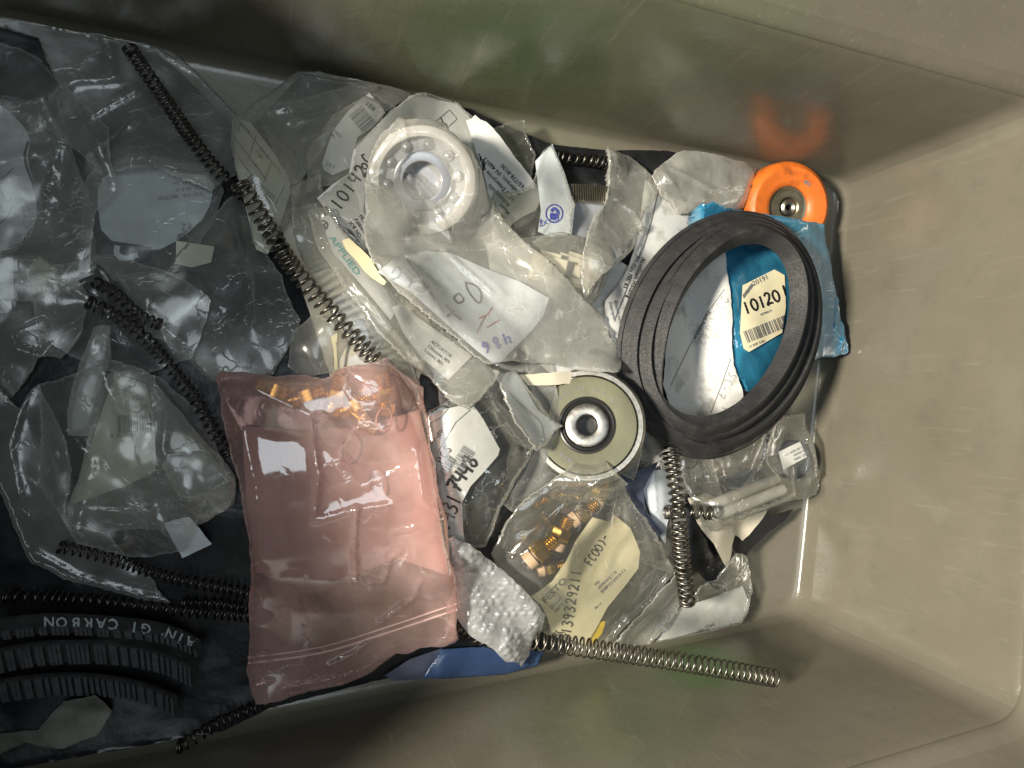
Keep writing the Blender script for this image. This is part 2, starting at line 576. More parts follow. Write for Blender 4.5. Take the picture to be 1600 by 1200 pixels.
def solid(name, col, rough=0.5, metal=0.0, var=0.12, vscale=60, bump=0.0, bscale=200, dirt=None, dirtamt=0.0, dscale=25, spec=0.5, sss=0.0, trans=0.0):
    m, nt = nodes(name)
    out = N(nt, 'ShaderNodeOutputMaterial'); p = N(nt, 'ShaderNodeBsdfPrincipled')
    p.inputs['Roughness'].default_value = rough; p.inputs['Metallic'].default_value = metal
    p.inputs['Specular IOR Level'].default_value = spec
    t = tex(nt, vscale, 4)
    c = mixc(nt, ramp(nt, t.outputs[0], 0.3, 0.7, 0, 1), tuple(x*(1-var) for x in col), tuple(min(1, x*(1+var)) for x in col))
    if dirt:
        d = tex(nt, dscale, 6, 0.65)
        c = mixc(nt, ramp(nt, d.outputs[0], 0.52, 0.72, 0, dirtamt), c, dirt)
    nt.links.new(c, p.inputs['Base Color'])
    if bump:
        b = tex(nt, bscale, 5); bn = N(nt, 'ShaderNodeBump', Strength=bump, Distance=0.001)
        nt.links.new(b.outputs[0], bn.inputs['Height']); nt.links.new(bn.outputs[0], p.inputs['Normal'])
        r = ramp(nt, b.outputs[0], 0.3, 0.7, rough*0.8, min(1, rough*1.25)); nt.links.new(r, p.inputs['Roughness'])
    if trans:
        tl = N(nt, 'ShaderNodeBsdfTranslucent'); nt.links.new(c, tl.inputs[0])
        mx = N(nt, 'ShaderNodeMixShader'); mx.inputs[0].default_value = trans
        nt.links.new(p.outputs[0], mx.inputs[1]); nt.links.new(tl.outputs[0], mx.inputs[2])
        nt.links.new(mx.outputs[0], out.inputs[0])
    else:
        nt.links.new(p.outputs[0], out.inputs[0])
    return m
def film(name, tint=(0.97, 0.97, 0.95), haze=0.22, hcol=(0.86, 0.86, 0.82), gloss=0.09, rough=0.16, bump=0.5, cre=55, fresnel=0.5, blot=0.5):
    """thin poly film: see-through, milky in places, glossy with fine creases"""
    m, nt = nodes(name)
    L = nt.links.new
    out = N(nt, 'ShaderNodeOutputMaterial')
    tr = N(nt, 'ShaderNodeBsdfTransparent'); tr.inputs[0].default_value = (*tint, 1)
    df = N(nt, 'ShaderNodeBsdfDiffuse'); df.inputs[0].default_value = (*hcol, 1)
    tl = N(nt, 'ShaderNodeBsdfTranslucent'); tl.inputs[0].default_value = (*hcol, 1)
    md = N(nt, 'ShaderNodeMixShader'); md.inputs[0].default_value = 0.4
    L(df.outputs[0], md.inputs[1]); L(tl.outputs[0], md.inputs[2])
    n1 = tex(nt, 28, 5, 0.6, dist=0.6)
    v1 = tex(nt, cre, kind='vor', vec=None)
    # warp the crease cells
    nz = tex(nt, 40, 3); sc = N(nt, 'ShaderNodeVectorMath'); sc.operation = 'SCALE'; sc.inputs['Scale'].default_value = 0.03
    L(nz.outputs['Color'], sc.inputs[0])
    ad = N(nt, 'ShaderNodeVectorMath'); ad.operation = 'ADD'
    tc = nt.nodes.new('ShaderNodeTexCoord'); L(tc.outputs['Object'], ad.inputs[0]); L(sc.outputs[0], ad.inputs[1])
    L(ad.outputs[0], v1.inputs['Vector'])
    cr0 = ramp(nt, v1.outputs['Distance'], 0.0, 0.028, 1, 0)
    pt = tex(nt, 33, 2); cm0 = N(nt, 'ShaderNodeMath'); cm0.operation = 'MULTIPLY'; L(cr0, cm0.inputs[0]); L(ramp(nt, pt.outputs[0], 0.48, 0.6, 0, 1), cm0.inputs[1])
    crease = cm0.outputs[0]
    hz = ramp(nt, n1.outputs[0], 0.3, 0.7, haze*(1-blot), haze*(1+blot))
    lf = N(nt, 'ShaderNodeLayerWeight', Blend=0.5); pw = N(nt, 'ShaderNodeMath'); pw.operation = 'POWER'; L(lf.outputs['Facing'], pw.inputs[0]); pw.inputs[1].default_value = 2.2
    pm = N(nt, 'ShaderNodeMath'); pm.operation = 'MULTIPLY_ADD'; L(pw.outputs[0], pm.inputs[0]); pm.inputs[1].default_value = 0.55; L(hz, pm.inputs[2])
    cm = N(nt, 'ShaderNodeMath'); cm.operation = 'MULTIPLY_ADD'; L(crease, cm.inputs[0]); cm.inputs[1].default_value = 0.12+haze*0.3; L(pm.outputs[0], cm.inputs[2])
    ea = N(nt, 'ShaderNodeAttribute'); ea.attribute_name = 'edge'
    em = N(nt, 'ShaderNodeMath'); em.operation = 'MULTIPLY_ADD'; L(ea.outputs['Fac'], em.inputs[0]); em.inputs[1].default_value = 0.28; L(cm.outputs[0], em.inputs[2])
    cl = N(nt, 'ShaderNodeClamp'); L(em.outputs[0], cl.inputs[0])
    body = N(nt, 'ShaderNodeMixShader'); L(cl.outputs[0], body.inputs[0]); L(tr.outputs[0], body.inputs[1]); L(md.outputs[0], body.inputs[2])
    n2 = tex(nt, 40, 2, 0.5)
    ba = N(nt, 'ShaderNodeBump', Strength=bump*0.35, Distance=0.0012); L(n2.outputs[0], ba.inputs['Height'])
    bb = N(nt, 'ShaderNodeBump', Strength=bump*0.6, Distance=0.001); L(crease, bb.inputs['Height']); L(ba.outputs[0], bb.inputs['Normal'])
    gl = N(nt, 'ShaderNodeBsdfGlossy'); gl.inputs['Roughness'].default_value = rough; gl.inputs[0].default_value = (1, 1, 1, 1)
    L(bb.outputs[0], gl.inputs['Normal'])
    lw = N(nt, 'ShaderNodeLayerWeight', Blend=0.25); L(bb.outputs[0], lw.inputs['Normal'])
    gf = ramp(nt, lw.outputs['Facing'], 0, 1, gloss, min(1, gloss+fresnel))
    mx = N(nt, 'ShaderNodeMixShader'); L(gf, mx.inputs[0]); L(body.outputs[0], mx.inputs[1]); L(gl.outputs[0], mx.inputs[2])
    L(mx.outputs[0], out.inputs[0])
    return m

M = {}
M['clear'] = film('clear_poly_film', haze=0.05, gloss=0.07, rough=0.12)
M['hazy'] = film('hazy_poly_film', haze=0.20, hcol=(0.86, 0.85, 0.79), gloss=0.06, rough=0.17)
M['thin'] = film('thin_poly_film', haze=0.09, hcol=(0.80, 0.79, 0.73), gloss=0.07, rough=0.14)
M['foggy'] = film('foggy_poly_film', haze=0.27, hcol=(0.86, 0.85, 0.80), gloss=0.06, rough=0.17, blot=0.35)
M['milky'] = film('milky_poly_film', haze=0.38, hcol=(0.80, 0.79, 0.73), gloss=0.06, rough=0.2)
M['shine'] = film('shiny_poly_film', haze=0.04, gloss=0.10, rough=0.09, bump=0.6)
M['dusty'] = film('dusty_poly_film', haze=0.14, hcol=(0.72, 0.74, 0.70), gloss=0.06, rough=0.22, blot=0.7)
M['pink'] = film('pink_antistatic_film', tint=(0.97, 0.76, 0.72), haze=0.28, hcol=(0.95, 0.70, 0.66), gloss=0.10, rough=0.10, bump=0.6, cre=18, blot=0.5)
M['pinkzip'] = solid('pink_zip_profile', (0.88, 0.62, 0.58), 0.3, trans=0.4)
M['blue'] = film('blue_antistatic_film', tint=(0.15, 0.50, 0.75), haze=0.5, hcol=(0.07, 0.46, 0.76), gloss=0.14, rough=0.09, bump=0.6)
M['lettering'] = solid('grey_green_lettering', (0.36, 0.40, 0.40), 0.6)
M['shade_paper'] = solid('shade_toned_paper', (0.13, 0.13, 0.105), 0.8, var=0.4)  # dark tone stands in for shade on the lower left scrap
M['padding'] = solid('pale_foam_padding', (0.45, 0.36, 0.34), 0.8, var=0.2, vscale=18)
M['bubble'] = film('bubble_film', haze=0.44, hcol=(0.94, 0.95, 0.97), gloss=0.16, rough=0.06, bump=1.2, cre=120)
M['blackfilm'] = solid('black_film', (0.012, 0.013, 0.015), 0.32, var=0.4, bump=0.6, bscale=90)
M['paper'] = solid('white_paper', (0.76, 0.76, 0.74), 0.65, var=0.04, vscale=30, dirt=(0.5, 0.46, 0.38), dirtamt=0.35, bump=0.15, bscale=120, trans=0.12)
M['dirtypaper'] = solid('smudged_paper', (0.62, 0.62, 0.60), 0.65, var=0.06, vscale=30, dirt=(0.25, 0.23, 0.19), dirtamt=0.75, dscale=70, bump=0.2, bscale=90)
M['bluepaper'] = solid('bluish_white_paper', (0.66, 0.71, 0.76), 0.5, var=0.05, vscale=30, dirt=(0.42, 0.38, 0.32), dirtamt=0.5, dscale=45)
M['cream'] = solid('cream_label', (0.78, 0.71, 0.48), 0.6, var=0.05, dirt=(0.5, 0.42, 0.25), dirtamt=0.3)
M['yellow'] = solid('pale_yellow_label', (0.80, 0.72, 0.46), 0.6, var=0.04, dirt=(0.6, 0.5, 0.28), dirtamt=0.3)
M['card'] = solid('cream_card', (0.72, 0.66, 0.52), 0.7, var=0.06, dirt=(0.45, 0.38, 0.28), dirtamt=0.4)
M['olive'] = solid('aged_label', (0.60, 0.58, 0.47), 0.6, var=0.07, dirt=(0.3, 0.28, 0.2), dirtamt=0.4)
M['greycard'] = solid('grey_card', (0.34, 0.35, 0.38), 0.6)
M['greypaper'] = solid('blue_grey_paper', (0.55, 0.60, 0.63), 0.6, var=0.1)
M['ink'] = solid('black_ink', (0.015, 0.015, 0.018), 0.45, var=0.2)
M['grey_ink'] = solid('grey_print', (0.16, 0.16, 0.17), 0.6, var=0.2)
M['pencil'] = solid('pencil', (0.30, 0.30, 0.31), 0.5, var=0.3)
M['blue_ink'] = solid('blue_ink', (0.03, 0.05, 0.42), 0.45)
M['teal_ink'] = solid('teal_print', (0.05, 0.42, 0.36), 0.5)
M['red_ink'] = solid('red_brown_print', (0.35, 0.12, 0.06), 0.5)
M['rubber'] = solid('black_rubber', (0.022, 0.022, 0.023), 0.62, var=0.35, vscale=90, bump=0.5, bscale=600, dirt=(0.075, 0.072, 0.066), dirtamt=0.55, dscale=60)
M['rib_light'] = solid('highlit_belt_fabric', (0.06, 0.06, 0.065), 0.75, var=0.3, vscale=120, bump=0.6, bscale=900)  # lighter than the rubber: the ribs' highlight is put into the colour
M['steel'] = solid('steel', (0.33, 0.32, 0.295), 0.4, 1.0, var=0.15, bump=0.1, bscale=300)
M['spring'] = solid('spring_steel', (0.20, 0.185, 0.16), 0.34, 1.0, var=0.35, vscale=200)
M['darkspring'] = solid('dark_spring_steel', (0.10, 0.095, 0.085), 0.36, 1.0, var=0.4, vscale=200)
M['zinc'] = solid('yellow_zinc_plate', (0.14, 0.137, 0.085), 0.4, 0.35, var=0.25, vscale=35, dirt=(0.075, 0.07, 0.045), dirtamt=0.6, dscale=70)
M['seal'] = solid('black_seal', (0.02, 0.02, 0.02), 0.35)
M['brass'] = solid('brass', (0.75, 0.46, 0.10), 0.22, 1.0, var=0.15)
M['gold'] = solid('bright_brass', (0.80, 0.60, 0.16), 0.25, 1.0, var=0.15)
M['tan'] = solid('tan_plastic', (0.62, 0.42, 0.26), 0.5)
M['orange'] = solid('orange_polyurethane', (0.66, 0.15, 0.018), 0.45, var=0.15, vscale=40, dirt=(0.25, 0.06, 0.015), dirtamt=0.8, dscale=60, bump=0.2, bscale=150)
M['hub'] = solid('oily_hub_steel', (0.22, 0.20, 0.14), 0.4, 0.8, var=0.3)
M['race'] = solid('cream_ring_plastic', (0.47, 0.45, 0.42), 0.4, var=0.06)
M['greyball'] = solid('grey_ball', (0.30, 0.31, 0.34), 0.3, 0.3)
M['whiteplastic'] = solid('white_nylon', (0.56, 0.54, 0.48), 0.4, var=0.1, trans=0.3)
M['blueskin'] = solid('blue_plastic_skin', (0.032, 0.062, 0.145), 0.28, var=0.25, vscale=25, bump=0.3, bscale=60)
M['bluetube'] = solid('blue_plastic', (0.03, 0.065, 0.16), 0.4, var=0.2, vscale=20)
M['yellowplastic'] = solid('yellow_plastic', (0.85, 0.58, 0.02), 0.4)
M['navy'] = solid('navy_cloth', (0.06, 0.07, 0.11), 0.7, var=0.3)
M['foam'] = solid('charcoal_foam', (0.035, 0.04, 0.045), 0.7, var=0.3, bump=0.5, bscale=300)

def bin_material():
    m, nt = nodes('grey_tote_plastic'); L = nt.links.new
    out = N(nt, 'ShaderNodeOutputMaterial'); p = N(nt, 'ShaderNodeBsdfPrincipled')
    a = tex(nt, 7, 5, 0.6); b = tex(nt, 45, 4, 0.6); g = tex(nt, 5.5, 2, 0.5)
    c = mixc(nt, ramp(nt, a.outputs[0], 0.35, 0.65, 0, 1), (0.146, 0.134, 0.102), (0.176, 0.162, 0.126))
    c = mixc(nt, ramp(nt, b.outputs[0], 0.55, 0.75, 0, 0.3), c, (0.095, 0.093, 0.077))
    tc = nt.nodes.new('ShaderNodeTexCoord')
    for (cx, cy, cz), rad, amt in (((0.06, 0.26, 0.13), 0.17, 0.35), ((-0.02, 0.26, 0.10), 0.12, 0.3), ((0.10, -0.215, 0.09), 0.10, 0.25), ((0.19, -0.205, 0.055), 0.055, 0.8)):
        ds = N(nt, 'ShaderNodeVectorMath'); ds.operation = 'DISTANCE'; L(tc.outputs['Object'], ds.inputs[0]); ds.inputs[1].default_value = (cx-0.0, cy, cz)
        mu = N(nt, 'ShaderNodeMath'); mu.operation = 'MULTIPLY'; L(ramp(nt, ds.outputs['Value'], rad*0.3, rad, 1, 0), mu.inputs[0]); L(ramp(nt, g.outputs[0], 0.35, 0.6, 0.3, amt), mu.inputs[1])
        c = mixc(nt, mu.outputs[0], c, (0.05, 0.12, 0.025))
    mp = N(nt, 'ShaderNodeMapping'); mp.inputs['Scale'].default_value = (1.0, 1.0, 0.03); L(tc.outputs['Object'], mp.inputs[0])
    sc_ = tex(nt, 260, 3, 0.6, vec=mp.outputs[0]); c = mixc(nt, ramp(nt, sc_.outputs[0], 0.6, 0.78, 0, 0.45), c, (0.24, 0.23, 0.19))
    L(c, p.inputs['Base Color'])
    r = tex(nt, 22, 4); L(ramp(nt, r.outputs[0], 0.3, 0.7, 0.17, 0.32), p.inputs['Roughness'])
    bp = N(nt, 'ShaderNodeBump', Strength=0.12, Distance=0.001); bt = tex(nt, 400, 3); L(bt.outputs[0], bp.inputs['Height']); 
    bq = N(nt, 'ShaderNodeBump', Strength=0.25, Distance=0.004); b2 = tex(nt, 14, 3); L(b2.outputs[0], bq.inputs['Height']); L(bp.outputs[0], bq.inputs['Normal'])
    L(bq.outputs[0], p.inputs['Normal'])
    L(p.outputs[0], out.inputs[0]); return m
M['bin'] = bin_material()

# ------------------------------------------------------------------ the tote
def build_bin():
    o = empty('storage_bin', (0.15, 0, 0), 'deep grey plastic storage bin holding the whole heap of bagged parts', 'bin')
    fl = [(-0.17, -0.244), (0.470, -0.187), (0.524, 0.210), (-0.17, 0.265)]
    le = [(-0.165, -0.281), (0.496, -0.209), (0.530, 0.213), (-0.225, 0.283)]
    def ring(c, inset, r, z, seg=8):
        cx = sum(p[0] for p in c)/4; cy = sum(p[1] for p in c)/4
        P = []
        for i in range(4):
            q = Vector(c[i]); a = (Vector(c[i-1])-q).normalized(); b = (Vector(c[(i+1) % 4])-q).normalized()
            q = q+(a+b)*inset
            for k in range(seg+1):
                t = k/seg
                # quadratic corner
                p = (q+a*r)*(1-t)**2+q*(2*t*(1-t))+(q+b*r)*t**2
                P.append((p.x, p.y, z))
        return P
    def lerp4(t): return [tuple(Vector(a).lerp(Vector(b), t)) for a, b in zip(fl, le)]
    def out4(d):
        c = []
        for i in range(4):
            q = Vector(le[i]); a = (Vector(le[i-1])-q).normalized(); b = (Vector(le[(i+1) % 4])-q).normalized()
            c.append(tuple(q-(a+b)*d))
        return c
    def loft(name, rings, cap=False):
        V = []; F = []; n = len(rings[0])
        for r in rings: V += r
        for i in range(len(rings)-1):
            for k in range(n):
                l = (k+1) % n
                F.append([i*n+k, i*n+l, (i+1)*n+l, (i+1)*n+k])
        if cap == 1: F = [f[::-1] for f in F]
        if cap: F.append([(0 if cap == 1 else (len(rings)-1)*n)+k for k in range(n)])
        mobj(name, V, F, M['bin'], o)
    z = [ring(fl, 0.009, 0.02, 0.0), ring(fl, 0.004, 0.022, 0.0008), ring(fl, 0.001, 0.022, 0.004), ring(lerp4(0.08), 0.0, 0.024, 0.016)]
    loft('floor', z, 1)
    # walls, one per side, share the corner arcs' middles
    levels = [(0.08, 0.016), (0.3, 0.06), (0.6, 0.12), (0.97, 0.194), (1.0, LEDGE)]
    R = [ring(lerp4(t), 0.0 if t < 1 else -0.002, 0.024, zz) for t, zz in levels]
    n = len(R[0]); seg = 9
    for s in range(4):
        idx = [(s*seg+4+k) % n for k in range(seg+1)]
        V = []; F = []
        # subdivide the straight run so the wall can bow a little
        for r in R:
            row = []
            for a, b in zip(idx[:-1], idx[1:]):
                pa, pb = Vector(r[a]), Vector(r[b]); k = 10 if (pb-pa).length > 0.05 else 1
                row += [pa.lerp(pb, j/k) for j in range(k)]
            row.append(Vector(r[idx[-1]])); V += [tuple(v) for v in row]
        w = len(V)//len(R)
        for i in range(len(R)-1):
            for k in range(w-1): F.append([i*w+k, i*w+k+1, (i+1)*w+k+1, (i+1)*w+k])
        mobj('wall', V, F, M['bin'], o)
    l0 = R[-1]
    loft('ledge', [l0, ring(out4(0.002), 0, 0.026, LEDGE+0.003), ring(out4(0.0055), 0, 0.03, LEDGE+0.007), ring(out4(0.010), 0, 0.032, LEDGE+0.012)])
    def outxy(dx, dt, db):
        P = out4(dx); return [(P[0][0], le[0][1]-db), (P[1][0], le[1][1]-db), (P[2][0], le[2][1]+dt), (P[3][0], le[3][1]+dt)]
    A = out4(0.010); B = outxy(0.03, 0.17, 0.06); C = outxy(0.032, 0.172, 0.062); D = outxy(0.045, 0.185, 0.075)
    loft('rim', [ring(A, 0, 0.032, LEDGE+0.012), ring(B, 0, 0.034, RIM-0.01), ring(C, 0, 0.036, RIM), ring(D, 0, 0.04, RIM+0.002), ring(D, 0, 0.042, RIM-0.03)])
    # outside of the bin, so that it stands as a closed tub
    E_ = outxy(0.04, 0.18, 0.07)
    loft('outer_shell', [ring(D, 0, 0.042, RIM-0.03), ring(E_, 0, 0.04, RIM-0.03), ring(out4(0.026), 0, 0.035, LEDGE), ring(le, -0.006, 0.03, LEDGE-0.02), ring(fl, -0.006, 0.03, -0.005)], 2)
build_bin()
# ------------------------------------------------------------------ things, from the bottom of the heap upwards
def label(T, poly, mat, name='paper_label', **kw):
    d = dict(stiff=6, amp=1.2, wl=45, fine=0.15, fwl=18, lift=0.5, spacing=2.6)
    d.update(kw)
    return sheet(None, poly, mat, parent=T.o, name=name, **d)
def wrap(T, poly, mat, **kw):
    d = dict(stiff=7, amp=3.0, wl=38, fine=0.7, fwl=10, lift=0.7, both=T.H0, wob=3.0)
    d.update(kw)
    T.film = sheet(T.o, poly, mat, **d); return T.film
def loose(name, lab, cat, poly, mat, group=None, **kw):
    d = dict(stiff=7, amp=2.0, wl=40, fine=0.3, fwl=15, lift=0.6, spacing=2.6, wob=1.5)
    d.update(kw)
    T = sheet(None, poly, mat, name=name, **d); tag(T.o, lab, cat, group); return T
def rigid(name, V, F, mat, lab=None, cat=None, group=None, parent=None, smooth=True):
    o = mobj(name, V, F, mat, parent, smooth)
    if cat: tag(o, lab, cat, group)
    return o
def autosmooth(o, deg=35):
    me = o.data
    me.set_sharp_from_angle(angle=math.radians(deg))
BAGS = 'clear plastic bags in the heap'

# black film under the heap, its back edge widened to paint gap shade
loose('black_sheet_gap_shade', 'crumpled black plastic film under the heap, spread out as painted shade in the gap behind it', 'plastic sheet',
      [(-40,-40),(110,-30),(280,110),(380,210),(480,105),(640,112),(760,182),(860,224),(960,234),(1150,240),(1240,350),(1250,520),(1190,700),(1150,790),(1100,870),(1030,930),(900,1010),(640,1052),(420,1108),(290,1172),(-40,1215)],
      M['blackfilm'], amp=5, wl=45, fine=1.0, fwl=14, spacing=4.0)

# ---- plain things low in the heap that show through the gaps
for nm, lb, ct, poly, mt in (
    ('paper_sheet', 'blank white sheet low in the heap between the long bag and the black belt', 'paper sheet', [(760,380),(900,360),(1020,440),(1010,600),(880,600),(780,520)], 'dirtypaper'),
    ('paper_sheet', 'blank white sheet low in the heap under the silver spring', 'paper sheet', [(430,330),(560,300),(680,520),(640,640),(520,600)], 'card'),
    ('plastic_sheet', 'loose milky plastic sheet low in the heap left of the steel bearing', 'plastic sheet', [(680,560),(860,560),(900,740),(800,800),(700,720)], 'milky'),
    ('plastic_sheet', 'loose milky plastic sheet low in the heap under the vertical spring', 'plastic sheet', [(960,680),(1100,660),(1130,780),(1060,900),(960,860)], 'milky'),
    ('plastic_sheet', 'loose milky plastic sheet low in the heap behind the grid label', 'plastic sheet', [(400,170),(560,130),(640,180),(600,320),(470,330)], 'hazy')):
    loose(nm, lb, ct, poly, M[mt], amp=5, wl=35)
# ---- back edge of the heap
spring('dark spring lying in the gap behind the heap, beside the pointed bag tip', [(866,243),(910,248),(955,256)], 11, 9, M['darkspring'])
def toothed_strip():
    P, L = path_world([(890,300),(920,302),(950,304)], 0.003)
    V, F = [], []
    for i, p in enumerate(P):
        t = (P[min(i+1, len(P)-1)]-P[max(i-1, 0)]).normalized(); s = Vector((0, 0, 1)).cross(t).normalized()
        for a, b in ((-.006, 0), (.006, 0), (.006, .002), (-.006, .002)): V.append(tuple(p+s*a+Vector((0, 0, b))))
    for i in range(len(P)-1):
        for k in range(4): F.append([i*4+k, i*4+(k+1) % 4, i*4+4+(k+1) % 4, i*4+4+k])
    o = rigid('toothed_belt', V, F, M['rubber'], 'short length of black toothed belt behind the grey card', 'timing belt', smooth=False)
    V, F = [], []
    for i in range(1, len(P)-1):
        p = P[i]; t = (P[i+1]-P[i-1]).normalized(); s = Vector((0, 0, 1)).cross(t).normalized()
        b0 = len(V)
        for c in ((-.0006, -.0085, .0005), (.0006, -.0085, .0005), (.0006, -.006, .0025), (-.0006, -.006, .0025), (-.0006, .006, .0025), (.0006, .006, .0025)):
            V.append(tuple(p+t*c[0]+s*c[1]+Vector((0, 0, c[2]+.0006))))
        F += [[b0, b0+1, b0+2, b0+3], [b0+3, b0+2, b0+5, b0+4]]
    rigid('belt_teeth', V, F, M['hub'], parent=o, smooth=False)
toothed_strip()
loose('grey_card', 'plain grey card standing between the blue-stamped bag and the pointed bag', 'card',
      [(893,312),(946,308),(925,370),(890,400)], M['greycard'], amp=0.5)

# ---- left, in the shade
T = bag('plastic_bag', 'shaded bag at the left edge printed with a thick black curved outline', 'plastic bag', (20,280), BAGS)
a = label(T, [(-30,150),(8,168),(40,200),(48,222),(42,250),(58,300),(61,330),(52,362),(30,388),(-30,396)], M['bluepaper'], name='printed_panel', round_=1)
ribbons(a, [[(45,220),(39,250),(55,298),(60,328),(54,358),(38,381),(2,392)]], 4, M['ink'], 'printing')
ribbons(a, [[(0,350),(12,338),(20,322)],[(4,300),(10,316),(20,308)],[(2,280),(12,272),(22,262)]], 2.5, M['pencil'], 'printing')
wrap(T, [(-40,140),(20,160),(70,150),(110,220),(140,300),(150,420),(90,440),(40,430),(-40,450)], M['dusty'])

T = bag('plastic_bag', 'shaded bag with a faint grey label lettered NY near the dark spring', 'plastic bag', (240,320), BAGS)
a = label(T, [(150,300),(165,272),(205,255),(260,268),(338,275),(325,335),(285,372),(240,395),(160,375)], M['greypaper'], round_=1)
printed(a, ['LOOM AVE', 'TOWN, NY', '10 23'], 283, 388, 6, 78, M['grey_ink'])
printed(a, ['SHIP VIA   MOTOR', 'P.O. 44 810', 'QTY  12  EA'], 318,300, 6.5, 186, M['pencil'])
b = label(T, [(160,374),(237,386),(232,405),(216,410),(200,414),(178,408),(160,414)], M['blackfilm'], name='black_print_block')
ribbons(b, [[(184,384),(183,397),(196,404),(216,398)]], 9, M['greypaper'], 'printing')
wrap(T, [(130,290),(150,262),(200,240),(270,250),(345,262),(350,300),(330,350),(300,392),(255,440),(180,440),(135,400)], M['dusty'])


T = bag('plastic_bag', 'big hazy bag in the upper left corner under a dark spring', 'plastic bag', (200,150), BAGS)
wrap(T, [(-40,-40),(130,-40),(150,20),(180,25),(240,65),(300,105),(370,180),(378,270),(330,300),(240,262),(170,270),(120,235),(60,190),(90,130),(60,60),(-40,30)], M['dusty'], amp=6, wl=55,
     creases=[([(130,-20),(165,60),(176,110)], 5, 2.0), ([(165,25),(230,60),(300,105)], 3, 1.5), ([(45,190),(110,120),(180,118)], 4, 2), ([(140,178),(215,135)], 4, 1.5), ([(215,185),(150,250),(100,262)], 3, 2)])

T = bag('plastic_roll', 'narrow pale rolled bag with a small barcode lying in the shade', 'plastic roll', (140,590), None)
a = label(T, [(150,525),(168,520),(158,600),(136,668),(112,672),(120,610)], M['bluepaper'], bulge=5)
barcode(a, 133,590, 14, 16, 72, M['grey_ink'], seed=5)
printed(a, ['0 7'], 128,622, 6, 75, M['grey_ink'])
wrap(T, [(145,512),(172,510),(175,560),(160,610),(142,682),(106,680),(112,610),(128,560)], M['milky'], bulge=4)

T = bag('plastic_bag', 'shaded faceted bag at the left edge below the black outlined bag', 'plastic bag', (60,500), BAGS)
b = label(T, [(44,417),(62,402),(90,422),(78,442)], M['olive'], name='paper_scrap')
b = label(T, [(-30,395),(20,400),(22,470),(16,482),(-30,440)], M['bluepaper'], name='paper_scrap')
wrap(T, [(-40,400),(60,398),(110,420),(140,470),(128,520),(95,560),(60,560),(20,620),(-40,640)], M['dusty'], amp=8, wl=45,
     creases=[([(8,515),(70,490),(92,525),(65,558),(10,540)], 5, 1.5), ([(65,558),(88,600)], 4, 1.2)])

T = bag('parts_bag', 'greenish tagged bag lettered MADE IN over a barcode, left of the pink bag', 'parts bag', (200,700), BAGS)
a = label(T, [(180,586),(205,592),(228,600),(240,645),(243,700),(243,735),(200,758),(112,788),(140,700),(160,640)], M['olive'], amp=1.5, stiff=10)
printed(a, ['TSG', 'MADE IN'], 206,626, 7, 4, M['ink'], lead=1.55)
printed(a, ['OLT', 'FROM'], 190,607, 5, 12, M['grey_ink'])
barcode(a, 184,676, 52, 27, 3, M['ink'], seed=8)
printed(a, ['0  0106 10'], 173,684, 7, 6, M['ink'])
wrap(T, [(175,580),(235,585),(262,620),(320,690),(368,745),(366,790),(345,800),(330,812),(270,850),(250,830),(170,832),(100,818),(104,795),(135,690),(155,625)], M['hazy'], amp=5, wl=40, bulge=6,
     creases=[([(110,800),(200,805),(285,790),(340,760),(368,745)], 4, 2), ([(285,790),(255,700),(262,640)], 3, 2), ([(285,790),(265,715)], 3, 1.2)])
loose('white_cloth_scrap', 'bunched milky plastic scrap poking out beside the pink bag edge', 'plastic scrap',
      [(245,712),(325,702),(345,730),(370,752),(366,780),(345,805),(330,790),(320,775),(280,780)], M['milky'], amp=7, wl=22, bulge=6, round_=1)
loose('paper_scrap', 'small blank bluish paper scrap below the greenish tagged bag', 'paper scrap',
      [(256,818),(296,808),(331,850),(285,872)], M['bluepaper'], amp=0.8)

T = bag('plastic_bag', 'wide shaded bag over the lower left with a bright folded hem', 'plastic bag', (120,780), BAGS)
wrap(T, [(-40,560),(30,640),(60,600),(105,690),(108,770),(105,820),(170,835),(240,905),(268,942),(180,925),(100,905),(48,880),(20,820),(-5,760),(-40,700)], M['dusty'], amp=6, wl=40,
     creases=[([(48,868),(120,905),(268,943)], 4, 1.5), ([(66,560),(108,660),(118,678),(80,700),(105,770)], 4, 1.5), ([(118,678),(64,684)], 3, 1.2), ([(35,620),(10,700),(25,780)], 4, 2.5)])

T = bag('plastic_bag', 'shaded clear bag lying left of the silver spring above the pink bag', 'plastic bag', (330,480), BAGS)
b = label(T, [(275,376),(335,385),(330,410),(300,418),(275,412)], M['olive'], name='paper_scrap')
b = label(T, [(196,475),(230,490),(262,500),(310,465),(316,470),(270,505),(240,500)], M['bluepaper'], name='paper_scrap')
wrap(T, [(180,430),(260,420),(340,330),(372,300),(400,360),(440,430),(470,500),(440,560),(420,600),(340,600),(290,560),(230,520)], M['dusty'], amp=7, wl=45,
     creases=[([(362,330),(390,440),(394,510)], 4, 1.4), ([(245,415),(300,440),(345,480)], 3, 1.5), ([(390,445),(380,500)], 3, 1.2)])


